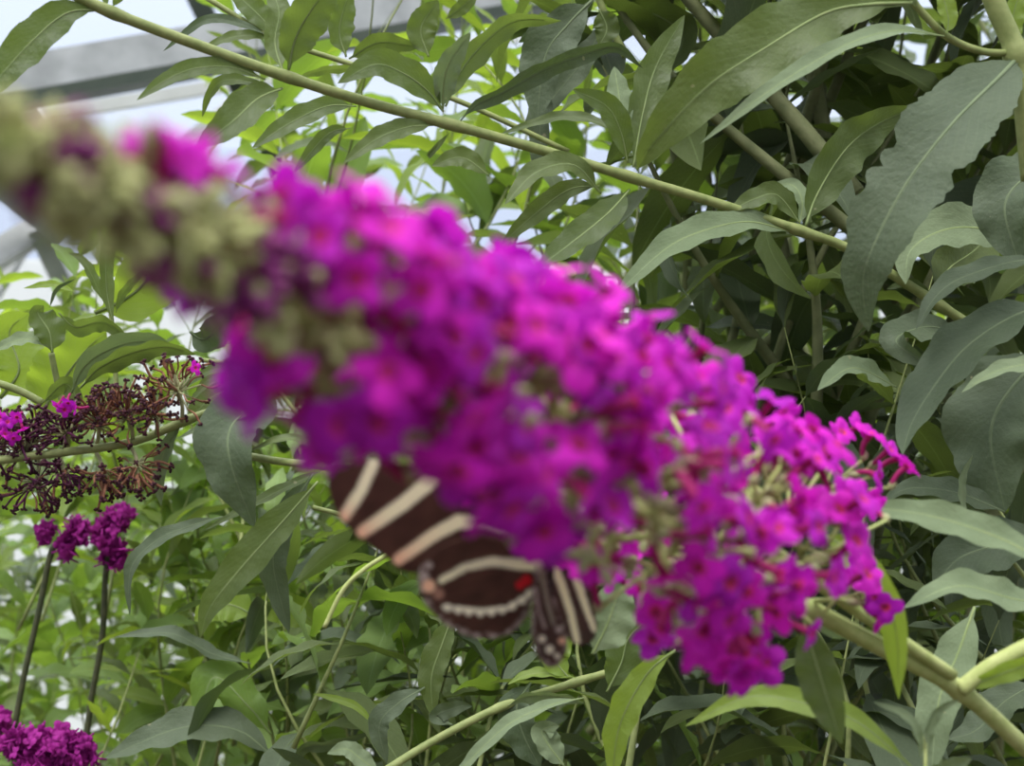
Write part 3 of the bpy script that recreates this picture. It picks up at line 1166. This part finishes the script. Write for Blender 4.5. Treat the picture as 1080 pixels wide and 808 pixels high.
# ================================================================== UPRIGHT STEM at the top right with the big grey leaf
ur = thing('leafy_branch', 'thick upright stem at the top right corner carrying the biggest grey-green nibbled leaf', 'branch', P(1088, 180, 0.56))
traced_stem(ur, [(1088, 190), (1080, 110), (1072, 58), (1052, 10), (1036, -30)], 0.56, 11, 'stem', nodes=((1072, 58),))
traced_stem(ur, [(1072, 56), (1035, 54), (998, 38), (968, 8), (955, -10)], (0.56, 0.55), 4, 'stem', name='side_stem')
traced_leaf(ur, [(1076, 58), (1055, 80), (1005, 130), (955, 195), (920, 262), (910, 300), (916, 350)], [0.56, 0.55, 0.535, 0.53, 0.53, 0.535, 0.54], 108, (18, 25),
            'b', wave=0.035, ser=0.05, fold=0.12, n=72, bites=((1, .50, .022, .30), (1, .56, .012, .35), (1, .63, .02, .22), (-1, .50, .022, .30), (-1, .56, .012, .12), (1, .78, .03, .15), (-1, .3, .03, .08)), label='large grey-green leaf with nibbled edge', tail=0.05)
traced_leaf(ur, [(962, 3), (915, 5), (870, 14), (805, 52), (745, 92), (690, 150), (672, 178)], [0.55, 0.55, 0.55, 0.54, 0.54, 0.55, 0.56], 84, (25, 0), 'g', wave=0.08, n=40, nwave=5)
traced_leaf(ur, [(996, 38), (950, 32), (905, 42), (854, 68), (800, 104), (738, 152)], [0.55, 0.54, 0.53, 0.53, 0.53, 0.54], 30, (55, 40), 'p', wave=0.05)
traced_leaf(ur, [(998, 36), (1000, 18), (990, -20)], 0.55, 24, 20, 'y')
traced_leaf(ur, [(966, 8), (962, -5), (970, -30)], 0.55, 16, 20, 'g')
traced_leaf(ur, [(1072, 50), (1068, 20), (1080, -20)], 0.57, 26, 20, 'y')
traced_leaf(ur, [(1080, 60), (1074, 100), (1078, 135)], 0.56, 12, 20, 'g')

# ================================================================== RIGHT-EDGE SHOOT with broad drooping leaves
rs = thing('leafy_branch', 'shoot at the right edge with broad drooping dark leaves and one bright leaf tip', 'branch', P(1130, 430, 0.62))
traced_stem(rs, [(1130, 430), (1110, 380), (1092, 300), (1098, 240)], 0.62, 7, 'stem')
traced_leaf(rs, [(1100, 272), (1060, 278), (1010, 295), (985, 315), (966, 348)], (0.60, 0.57), 32, (50, 30), 'b')
traced_leaf(rs, [(1110, 318), (1060, 338), (1015, 370), (980, 415), (960, 450), (952, 480)], (0.60, 0.55), 72, (40, 30), 'b', fold=0.3)
traced_leaf(rs, [(1130, 388), (1090, 384), (1050, 392), (1014, 414)], (0.55, 0.54), 26, (40, 50), 'p', label='bright pale leaf tip')
traced_leaf(rs, [(1110, 380), (1075, 400), (1045, 455), (1060, 540)], (0.62, 0.60), 120, (30, 20), 'b', fold=0.15)
traced_leaf(rs, [(1120, 170), (1092, 180), (1060, 215), (1075, 280)], (0.62, 0.60), 80, (25, 20), 'b')
traced_leaf(rs, [(1090, 250), (1010, 240), (962, 262), (955, 300)], (0.66, 0.64), 60, (30, 30), 'p')
traced_leaf(rs, [(945, 408), (900, 388), (862, 412)], (0.62, 0.58), 34, (45, 45), 'p')
traced_leaf(rs, [(1010, 350), (975, 345), (945, 360), (985, 388)], (0.66, 0.62), 44, 30, 'b')

# ================================================================== THIN BRANCH at the upper left, behind the diagonal one
tb = thing('leafy_branch', 'thin sprig in the upper left with narrow leaves in front of the steel beam', 'branch', P(600, 160, 0.72))
traced_stem(tb, [(600, 160), (480, 105), (365, 66), (290, 40), (215, -4)], 0.70, 3, 'stem')
traced_leaf(tb, [(284, 38), (250, 24), (215, 22), (172, 54)], 0.68, 13, (40, 20), 'b')
traced_leaf(tb, [(288, 40), (250, 38), (212, 52)], 0.70, 16, 40, 'g')
traced_leaf(tb, [(290, 36), (275, 18), (240, -15)], 0.70, 32, 20, 'g')
traced_leaf(tb, [(376, 112), (345, 112), (305, 130), (266, 156)], (0.66, 0.64), 28, (25, 20), 'g')
traced_leaf(tb, [(370, 135), (345, 142), (310, 182)], 0.66, 18, 20, 'g')
traced_leaf(tb, [(365, 60), (358, 30), (370, -15)], 0.72, 34, 20, 'g')
traced_leaf(tb, [(368, 62), (400, 45), (442, 50)], 0.72, 28, 20, 'g')
traced_leaf(tb, [(452, 60), (444, 30), (462, 0)], 0.72, 38, 10, 'g')
traced_leaf(tb, [(470, 20), (490, 5), (505, -10)], 0.72, 18, 10, 'g')
traced_leaf(tb, [(516, 185), (487, 166), (455, 175)], 0.70, 26, 20, 'g')

# ================================================================== BIG HANGING LEAVES from a shoot in the upper middle
hm = thing('leafy_branch', 'shoot at the top middle with long hanging bluish leaves above the diagonal branch', 'branch', P(625, -20, 0.72))
traced_stem(hm, [(625, -20), (638, 15), (660, 60)], 0.72, 4, 'stem')
traced_leaf(hm, [(625, 0), (600, 25), (575, 60), (566, 130)], 0.70, 60, (20, 15), 'b')
traced_leaf(hm, [(640, 20), (618, 60), (578, 110), (562, 140)], 0.73, 34, 25, 'b')
traced_leaf(hm, [(632, 10), (640, 30), (632, 48)], 0.70, 34, 10, 'g')
traced_leaf(hm, [(640, 5), (690, 15), (720, 40), (700, 80)], 0.76, 60, 30, 'g')
traced_leaf(hm, [(590, 60), (572, 105), (568, 190)], 0.72, 34, 30, 'b')

# ================================================================== SPENT FLOWER BRANCH on the left
sb = thing('spent_flower_spike', 'brown withered flower spike with a few last purple florets at the left edge', 'flower', P(300, 405, 0.60))
SBL = sb.location.copy()
spath_px = [(300, 405), (268, 418), (200, 442), (140, 466), (60, 478), (-30, 490), (-180, 520), (-380, 580)]
traced_stem(sb, spath_px, [0.60, 0.595, 0.59, 0.585, 0.575, 0.565, 0.56, 0.55], 4.6, 'stem', nodes=((192, 445),))
rsb = random.Random(5)


def spent_floret(seed):
    r_ = random.Random(seed)
    m = MB()
    b = Vector((r_.uniform(-1, 1), r_.uniform(-1, 1), 0)) * 0.0018
    pts = catmull([Vector((0, 0, 0)), Vector((0, 0, 0.004)) + b, Vector((0, 0, 0.0095)) + b * r_.uniform(-0.5, 0.8)], 8)
    tube(m, pts, [0.0003, 0.00032, 0.0004, 0.00048, 0.0005, 0.00048, 0.00044, 0.0005], 6, 0)
    for k in range(4):
        a = k * PI / 2 + r_.uniform(-0.4, 0.4)
        e = pts[-1] + Vector((math.cos(a), math.sin(a), r_.uniform(-0.6, 0.6))) * 0.0008
        blob(m, e, Vector((math.cos(a), math.sin(a), r_.uniform(-0.8, 0.5))), 0.0016, 0.0006, 1, 5, 4)
    return m


SP = [spent_floret(i) for i in range(8)]
SP_ME = {k: [m.mesh('spent_floret', [M[k], M['spent_tip']]) for m in SP] for k in ('spent', 'spent_dark')}
spent_list, fresh = [], []
clusters = [((192, 445), (185, 392), 42, 15, 'spent'), ((165, 457), (160, 425), 20, 14, 'spent'), ((140, 466), (130, 425), 34, 22, 'spent'), ((135, 467), (150, 505), 24, 16, 'spent'),
            ((100, 474), (105, 430), 30, 26, 'spent'), ((100, 474), (110, 510), 26, 16, 'spent'), ((70, 478), (68, 445), 30, 18, 'spent_dark'), ((60, 478), (70, 510), 24, 14, 'spent_dark'),
            ((30, 482), (25, 470), 34, 20, 'spent_dark'), ((40, 480), (35, 525), 30, 16, 'spent_dark'), ((40, 481), (30, 450), 26, 14, 'spent_dark'), ((0, 486), (5, 460), 26, 12, 'spent_dark')]
for a, b, spread, cnt, mk in clusters:
    pa = P(a[0], a[1], 0.585)
    pb = P(b[0], b[1], 0.575)
    mb = MB()
    tube(mb, catmull([pa, pa.lerp(pb, 0.35) + Vector((0.001, 0, 0)), pa.lerp(pb, 0.7)], 6), 0.0009, 6, 0)
    hub = pa.lerp(pb, 0.6)
    for _ in range(int(cnt * 2.0)):
        ax0 = (pb - pa).normalized()
        dv = (ax0 * 0.9 + Vector((rsb.gauss(0, 1), rsb.gauss(0, 1), rsb.gauss(0, 1))) * 0.75).normalized()
        st = hub + dv * spread / FPX * 0.58 * rsb.uniform(0.2, 0.62)
        tube(mb, [hub, st], [0.0004, 0.00035], 5, 0)
        spent_list.append((zframe(st, dv + Vector((rsb.gauss(0, 1), rsb.gauss(0, 1), rsb.gauss(0, 1))) * 0.25, rsb.uniform(0, 6), rsb.uniform(0.75, 1.2)), mk if rsb.random() < 0.85 else 'spent', rsb.randrange(8)))
    mb.build('peduncle', [M['calyx']], sb, SBL)
rsb.shuffle(spent_list)
ISB = Matrix.Translation(-SBL)
for mx, mk, i in spent_list[:100]:
    o = bpy.data.objects.new('spent_floret', SP_ME[mk][i])
    COL.objects.link(o)
    o.parent = sb
    o.matrix_local = ISB @ mx
mb = MB()
for mx, mk, i in spent_list[100:]:
    o_ = len(mb.mi)
    mb.add(SP[i].v, SP[i].f, None, 0, mx)
    mb.mi[o_:] = [2 if q else (0 if mk == 'spent' else 1) for q in SP[i].mi]
o = mb.build('spent_florets', [M['spent'], M['spent_dark'], M['spent_tip']], sb, SBL)
o['kind'] = 'stuff'
for (x, y) in [(206, 388), (60, 428), (72, 425), (68, 432), (80, 430), (8, 445), (18, 440), (24, 452), (5, 458), (14, 462), (0, 440), (-6, 452)]:
    p = P(x, y, 0.562)
    fd = (CAM_POS - p).normalized() + Vector((rsb.gauss(0, 1), rsb.gauss(0, 1), rsb.gauss(0, 1))) * 0.6
    o = bpy.data.objects.new('floret', COROLLA_ME[rsb.randrange(7)])
    COL.objects.link(o)
    o.parent = sb
    o['label'] = 'last purple floret'
    o.matrix_local = ISB @ zframe(p, fd, rsb.uniform(0, 3), 0.6)
    t = bpy.data.objects.new('floret_tube', TUBE_ME[0])
    COL.objects.link(t)
    t.parent = o
traced_leaf(sb, [(297, 412), (266, 430), (243, 452), (243, 488), (268, 556)], [0.60, 0.585, 0.575, 0.57, 0.575], 74, (10, 30), 'b', fold=0.3, label='blue-grey folded leaf')
traced_leaf(sb, [(275, 428), (235, 448), (205, 455), (188, 462)], 0.58, 16, 50, 'p')
traced_leaf(sb, [(192, 447), (176, 470), (168, 500), (170, 534)], 0.59, 20, 20, 'p')
traced_leaf(sb, [(292, 402), (260, 398), (225, 402), (196, 428)], 0.60, 12, 40, 'g')
traced_leaf(sb, [(292, 400), (255, 385), (215, 394), (182, 420)], 0.61, 14, 35, 'g')
traced_leaf(sb, [(285, 408), (255, 410), (225, 418), (198, 445)], 0.64, 50, 20, 'g')
traced_stem(sb, [(300, 405), (270, 388), (215, 380)], 0.60, 2.4, 'stem', name='side_stem')
traced_stem(sb, [(285, 400), (315, 440), (345, 490), (352, 498)], (0.60, 0.58), 2.2, 'stem', name='side_stem')
for (x, y) in [(272, 378), (280, 385), (268, 390)]:
    traced_leaf(sb, [(282, 398), ((282 + x) / 2 + 3, (398 + y) / 2), (x, y - 12)], 0.59, 7, 20, 'p', rib=False)

# ================================================================== LEFT BROAD-LEAVED SHOOTS
lb = thing('leafy_shoot', 'yellow-green shoot with curled heart-shaped leaves above the withered spike', 'plant', P(-20, 398, 0.66))
traced_stem(lb, [(-20, 398), (20, 412), (45, 425)], 0.66, 4, 'stem')
traced_stem(lb, [(70, 440), (62, 410), (54, 372)], 0.66, 3.2, 'stem', name='side_stem')
traced_leaf(lb, [(55, 372), (52, 350), (40, 330), (46, 322)], 0.65, 40, 20, 'g')
traced_leaf(lb, [(55, 370), (38, 358), (15, 360), (-10, 372)], 0.65, 22, 45, 'p')
traced_leaf(lb, [(75, 415), (88, 388), (113, 370), (150, 360), (192, 370)], 0.63, 40, (40, 25), 'p')
traced_leaf(lb, [(84, 410), (105, 388), (140, 372), (175, 366), (207, 374)], 0.62, 34, (50, 40), 'g')
traced_leaf(lb, [(62, 330), (80, 345), (108, 340), (135, 356)], 0.66, 26, 35, 'g')
traced_leaf(lb, [(40, 440), (60, 410), (90, 370), (112, 350)], 0.72, 90, 10, 'y')
traced_leaf(lb, [(0, 420), (20, 390), (10, 350), (30, 330)], 0.74, 70, 10, 'y')
traced_leaf(lb, [(100, 330), (140, 310), (190, 262), (250, 258)], 0.74, 80, 15, 'y', label='broad backlit yellow-green leaf')
traced_leaf(lb, [(120, 345), (112, 300), (115, 250), (140, 200)], 0.66, 20, (20, 40), 'g')
traced_leaf(lb, [(122, 330), (130, 308), (155, 282)], 0.68, 12, 30, 'g')
traced_leaf(lb, [(110, 320), (90, 278), (72, 266)], 0.68, 14, 30, 'g')
traced_leaf(lb, [(80, 308), (55, 300), (25, 304)], 0.74, 10, 30, 'y')
traced_leaf(lb, [(52, 325), (60, 305), (80, 294)], 0.66, 5, 20, 'b', rib=False)
traced_stem(lb, [(124, 430), (118, 340), (105, 240), (104, 170)], 0.68, 2.5, 'stem', name='side_stem')
traced_leaf(lb, [(45, 425), (68, 405), (80, 420), (72, 440)], 0.65, 24, 30, 'g')
traced_leaf(lb, [(200, 350), (215, 358), (235, 345), (262, 352)], 0.66, 40, 20, 'b')

# ================================================================== MIDDLE-LEFT SHOOT whose long leaf hangs below the spike
ml = thing('leafy_branch', 'branch left of the butterfly with a long hanging olive leaf showing a pale midrib', 'branch', P(420, 494, 0.56))
traced_stem(ml, [(420, 494), (345, 491), (290, 486), (240, 476)], (0.56, 0.60), 4.2, 'stem', nodes=((340, 491),))
traced_leaf(ml, [(335, 508), (300, 548), (255, 598), (222, 640), (211, 672)], (0.57, 0.58), 46, (20, 15), 'g')
traced_leaf(ml, [(330, 500), (305, 540), (288, 590), (305, 668)], 0.60, 40, 20, 'b')
traced_leaf(ml, [(345, 488), (330, 470), (300, 462), (262, 476)], 0.58, 12, 40, 'g')
traced_leaf(ml, [(345, 494), (310, 510), (270, 530), (215, 560)], 0.62, 16, 40, 'g')
traced_leaf(ml, [(350, 492), (380, 475), (405, 455), (410, 438)], 0.57, 24, 40, 'b')
traced_stem(ml, [(410, 584), (385, 600), (362, 622), (342, 662)], 0.55, 2.5, 'stem_pale', name='tendril')
traced_stem(ml, [(330, 535), (365, 545), (398, 562), (412, 580)], 0.60, 2.5, 'stem', name='side_stem')
traced_leaf(ml, [(235, 545), (200, 555), (165, 570), (138, 600), (137, 650)], 0.68, 22, (30, 50), 'b')
traced_leaf(ml, [(330, 395), (350, 386), (372, 382), (392, 385)], 0.60, 14, 40, 'p')

# ================================================================== LOWER CENTRE BRANCH
lc = thing('leafy_branch', 'slanting branch at the bottom middle with drooping grey-green leaves under the butterfly', 'branch', P(395, 820, 0.60))
traced_stem(lc, [(395, 820), (460, 780), (530, 745), (600, 722), (690, 695)], (0.60, 0.64), 4.2, 'stem', nodes=((530, 745), (610, 720)))
traced_leaf(lc, [(478, 648), (466, 680), (455, 715), (457, 758)], 0.62, 36, (15, 30), 'g')
traced_leaf(lc, [(535, 745), (555, 735), (590, 735), (618, 742)], 0.60, 22, 50, 'p')
traced_leaf(lc, [(616, 736), (580, 744), (535, 765), (490, 808), (470, 830)], 0.58, 22, (50, 30), 'p')
traced_leaf(lc, [(560, 720), (545, 745), (552, 775), (570, 810)], 0.62, 48, 20, 'b')
traced_leaf(lc, [(448, 725), (420, 742), (400, 765), (408, 805)], 0.62, 30, (30, 20), 'b')
traced_leaf(lc, [(600, 715), (585, 695), (592, 680), (604, 665)], 0.62, 34, 10, 'y')
traced_leaf(lc, [(608, 715), (580, 710), (555, 712), (535, 722)], 0.62, 16, 40, 'y')
traced_leaf(lc, [(595, 808), (578, 785), (572, 770), (590, 765)], 0.6, 34, 20, 'p')
traced_leaf(lc, [(478, 765), (460, 755), (485, 745), (498, 745)], 0.6, 22, 20, 'b')
traced_leaf(lc, [(400, 815), (380, 800), (365, 790), (345, 795)], 0.6, 24, 20, 'p')
traced_leaf(lc, [(712, 686), (685, 708), (662, 745), (650, 780), (646, 830)], (0.52, 0.55), 40, (10, 25), 'y', wave=0.08)
traced_leaf(lc, [(625, 690), (640, 660), (652, 628), (665, 610)], 0.50, 60, 15, 'p')
traced_leaf(lc, [(640, 730), (655, 700), (665, 670), (700, 640)], 0.62, 50, 15, 'g')
traced_leaf(lc, [(395, 765), (375, 745), (345, 735), (330, 732)], 0.66, 10, 15, 'y')

lw = thing('leafy_shoot', 'low shoot with broad bright yellow-green leaves below the long hanging olive leaf', 'plant', P(300, 900, 0.86))
traced_stem(lw, [(300, 900), (288, 780), (262, 700), (268, 640)], 0.86, 2.5, 'stem', taper=0.4)
traced_leaf(lw, [(268, 650), (250, 640), (230, 638), (205, 655)], 0.84, 46, 10, 'y')
traced_leaf(lw, [(266, 648), (290, 640), (315, 645), (338, 662)], 0.85, 44, 20, 'y')
traced_leaf(lw, [(280, 760), (262, 735), (240, 700), (242, 690)], 0.82, 26, 20, 'g')
traced_leaf(lw, [(286, 775), (262, 745), (225, 715), (208, 775)], 0.80, 50, 25, 'm')
traced_leaf(lw, [(275, 745), (310, 715), (335, 690), (350, 650)], 0.84, 30, 30, 'b')
traced_leaf(lw, [(265, 700), (225, 690), (180, 668), (120, 672)], 0.80, 22, 45, 'b')
traced_leaf(lw, [(290, 800), (250, 770), (190, 768), (110, 800)], 0.78, 50, 35, 'b')
traced_leaf(lw, [(292, 830), (320, 790), (350, 785), (400, 770)], 0.78, 18, 45, 'p')

# ================================================================== YOUNG SHOOT AND BROAD LEAVES at the lower right
ys = thing('leafy_shoot', 'small pale young shoot with two curling narrow leaves in the lower right corner', 'plant', P(976, 830, 0.44))
traced_stem(ys, [(985, 5020), (972, 2500), (976, 830), (975, 800), (976, 775)], 0.44, 5, 'stem_pale', n=40, taper=0.35)
traced_leaf(ys, [(972, 805), (968, 775), (955, 755), (920, 740)], 0.44, 14, (50, 30), 'p')
traced_leaf(ys, [(978, 805), (980, 770), (992, 748), (1012, 738)], 0.44, 16, (50, 30), 'p')
traced_leaf(ys, [(974, 812), (990, 812), (1025, 800)], 0.45, 30, 40, 'p')

br = thing('leafy_shoot', 'lower right shoot with broad grey-green leaves behind the pale flower stalk', 'plant', P(1130, 700, 0.58))
traced_stem(br, [(1130, 700), (1110, 650), (1050, 570), (1018, 545)], 0.60, 4, 'stem', taper=0.35)
traced_leaf(br, [(1120, 640), (1070, 632), (1010, 618), (952, 642)], (0.50, 0.48), 46, (40, 45), 'p')
traced_leaf(br, [(1028, 640), (1010, 690), (990, 740), (982, 822)], (0.54, 0.52), 56, (15, 15), 'p')
traced_leaf(br, [(1100, 560), (1050, 575), (1010, 590), (985, 620)], 0.60, 70, 20, 'b')
traced_leaf(br, [(1018, 548), (1014, 520), (1016, 500), (1026, 480)], 0.59, 12, 40, 'p', rib=False)
traced_leaf(br, [(1060, 540), (1010, 520), (960, 515), (930, 530)], 0.60, 36, 40, 'b')
traced_leaf(br, [(1095, 720), (1060, 740), (1030, 770), (1000, 780)], 0.60, 50, 30, 'b')

# ================================================================== DISTANT PURPLE FLOWER HEADS
def far_spike(label, top, base_pts, d, head, seed):
    r_ = random.Random(seed)
    b = P(*base_pts[-1], d)
    t = thing('distant_flower', label, 'flower', b, None)
    traced_stem(t, [top] + base_pts, d, 3.2, 'stem_dark')
    for (x, y, w, h) in head:
        m = MB()
        n = int(w * h / 26) + 8
        for _ in range(n):
            a, q = r_.uniform(0, 2 * PI), math.sqrt(r_.random())
            p = P(x + math.cos(a) * q * w / 2, y + math.sin(a) * q * h / 2, d + r_.gauss(0, 0.006))
            dv = Vector((r_.gauss(0, 1), r_.gauss(0, 1) - 0.5, r_.gauss(0, 1)))
            mx = zframe(p, dv, r_.uniform(0, 3), r_.uniform(0.8, 1.15))
            s_ = COROLLAS[r_.randrange(7)]
            m.add(s_.v, s_.f, s_.uv, 0, mx)
            tube(m, [p, p - dv.normalized() * 0.008], [0.0008, 0.0006], 5, 0)
        m.build('flower_cluster', [M['far_petal']], t, b)
    return t


far_spike('small purple flower head on a dark stalk below the withered spike', (72, 565), [(55, 580), (42, 640), (25, 715), (15, 770)], 0.95,
          [(82, 560, 20, 26), (70, 578, 16, 22), (48, 562, 14, 18)], 1)
far_spike('drooping two-lobed purple flower head right of the dark stalk', (124, 540), [(112, 600), (108, 670), (96, 740), (90, 790)], 0.98,
          [(125, 546, 28, 22), (110, 565, 22, 26), (120, 585, 24, 32)], 2)
far_spike('deep purple flower head in the bottom left corner', (50, 780), [(60, 800), (70, 860)], 0.85,
          [(30, 785, 52, 34), (70, 785, 46, 34), (50, 806, 60, 26), (90, 795, 20, 26)], 3)
far_spike('tiny purple flower head cut by the left edge near the bottom', (2, 765), [(-4, 790), (-8, 860)], 0.95,
          [(2, 762, 16, 18), (-6, 772, 18, 22)], 4)

# ================================================================== BUSHES
# right-hand thicket
def away_from_front(mx):
    x, y, d = project(mx @ Vector((0, 0.5, 0)))
    return d < 0.62


bush('butterfly_bush', 'dense dark green bush filling the upper right behind the big grey leaf', 'bush',
     random_shoots(11, 34, (700, 1130), (-60, 420), (0.74, 1.15), 0.30, 0.35), 0.115, 'gggb', 11, 6, 0.5, 0.0035, 'bark', avoid=away_from_front)
bush('butterfly_bush', 'deep shadowed bush farther back on the right, glimpsed between the dark leaves, plus shoots added overhead for shade', 'bush',
     random_shoots(12, 38, (690, 1200), (-100, 700), (1.25, 2.0), 0.5, 0.3) + random_shoots(22, 34, (700, 1500), (-340, -130), (0.72, 1.05), 0.36, 0.3), 0.15, 'gb', 12, 8, 0.4, 0.004, 'bark')  # second batch: shoots centred above the frame, added to shade the thicket
bush('butterfly_bush', 'sunlit yellow-green bush behind the diagonal branch in the upper middle', 'bush',
     random_shoots(13, 26, (330, 740), (60, 360), (0.95, 1.7), 0.34, 0.4), 0.10, 'ymg', 13, 6, 0.3, 0.0014, 'stem')
bush('butterfly_bush', 'leafy bright green plants between the left shoots and the milky wall', 'bush',
     random_shoots(14, 24, (-40, 340), (375, 520), (0.9, 1.5), 0.25, 0.4), 0.085, 'mgy', 14, 6, 0.3, 0.0012, 'stem')
# lower half
bush('undergrowth_plant', 'bright green nettle-like plants around the dark flower stalks at lower left', 'plant',
     random_shoots(15, 46, (-60, 330), (540, 830), (1.0, 1.6), 0.24, 0.35), 0.075, 'mmyg', 15, 6, 0.25, 0.0012, 'stem')
bush('undergrowth_plant', 'green leafy plants below the butterfly in the bottom middle', 'plant',
     random_shoots(16, 44, (290, 720), (620, 850), (0.72, 1.2), 0.22, 0.4), 0.085, 'ggmb', 16, 6, 0.45, 0.0012, 'stem', avoid=away_from_front)
bush('undergrowth_plant', 'dark leafy bush under the pale flower stalk in the bottom right', 'plant',
     random_shoots(17, 40, (690, 1120), (520, 860), (0.66, 1.1), 0.24, 0.4), 0.095, 'gbb', 17, 6, 0.5, 0.0016, 'stem', avoid=away_from_front)

# plants too many to count, right across the back
mb = MB()
ru = random.Random(77)
keys = ['m', 'g', 'y', 'b']
for x_r, y_r, d_r, cnt, sz in (((-250, 700), (480, 1000), (1.7, 3.4), 4200, 0.10), ((600, 1350), (350, 1000), (1.7, 3.0), 2600, 0.14), ((250, 760), (330, 520), (1.9, 3.2), 700, 0.10), ((-200, 1300), (1000, 1400), (2.2, 3.0), 500, 0.12)):
    for _ in range(cnt):
        p = P(ru.uniform(*x_r), ru.uniform(*y_r), ru.uniform(*d_r))
        if p.z < 0.02:
            p.z = 0.02
        kk = ru.choice('mmgyb')
        dv = Vector((ru.gauss(0, 1), ru.gauss(0, 1), ru.gauss(0.1, 0.5)))
        src = POOLS[kk][ru.randrange(9)][0]
        mb.add(src.v, src.f, src.uv, keys.index(kk), frame(p, dv, UP + Vector((ru.gauss(0, 0.5), ru.gauss(0, 0.5), 0)), sz * ru.uniform(0.6, 1.2)))
o = mb.build('undergrowth', [M[k] for k in keys])
o['kind'] = 'stuff'
o['label'] = 'blurred mass of green foliage along the foot of the greenhouse wall'
o['category'] = 'foliage'

# ================================================================== LIGHT
w = bpy.data.worlds.new('overcast_sky')
S.world = w
w.use_nodes = True
nt = w.node_tree
for n in list(nt.nodes):
    nt.nodes.remove(n)
out = nt.nodes.new('ShaderNodeOutputWorld')
bg = nt.nodes.new('ShaderNodeBackground')
tc = nt.nodes.new('ShaderNodeTexCoord')
sp = nt.nodes.new('ShaderNodeSeparateXYZ')
nt.links.new(tc.outputs['Generated'], sp.inputs[0])
ramp = nt.nodes.new('ShaderNodeValToRGB')
nt.links.new(sp.outputs[2], ramp.inputs[0])
e = ramp.color_ramp.elements
e[0].position = 0.0
e[0].color = (0.42, 0.45, 0.48, 1)
e[1].position = 1.0
e[1].color = (2.9, 2.95, 3.0, 1)
k = e.new(0.12); k.color = (0.40, 0.45, 0.57, 1)
k = e.new(0.35); k.color = (0.47, 0.52, 0.63, 1)
mr = nt.nodes.new('ShaderNodeMapRange')          # the bright half of the sky lies beyond the far wall
mr.inputs[1].default_value = -0.6
mr.inputs[2].default_value = 0.7
mr.inputs[3].default_value = 0.58
mr.inputs[4].default_value = 1.0
nt.links.new(sp.outputs[1], mr.inputs[0])
nt.links.new(mix_rgb(nt, 1.0, ramp.outputs[0], mr.outputs[0], 'MULTIPLY'), bg.inputs[0])
bg.inputs[1].default_value = 1.0
nt.links.new(bg.outputs[0], out.inputs[0])

sun_d = bpy.data.lights.new('veiled_sun', 'SUN')
sun_d.energy = 2.0
sun_d.angle = math.radians(25)
sun_d.color = (1.0, 0.97, 0.92)
sun = bpy.data.objects.new('veiled_sun', sun_d)
COL.objects.link(sun)
sun.rotation_euler = (math.radians(28), math.radians(-12), 0)
sun.location = (0, 0, 5)

S.view_settings.view_transform = 'Standard'
S.view_settings.look = 'None'
S.view_settings.exposure = 0.72
S.view_settings.gamma = 1.0
S.view_settings.use_curve_mapping = False
S.cycles.max_bounces = 8
S.cycles.transparent_max_bounces = 12
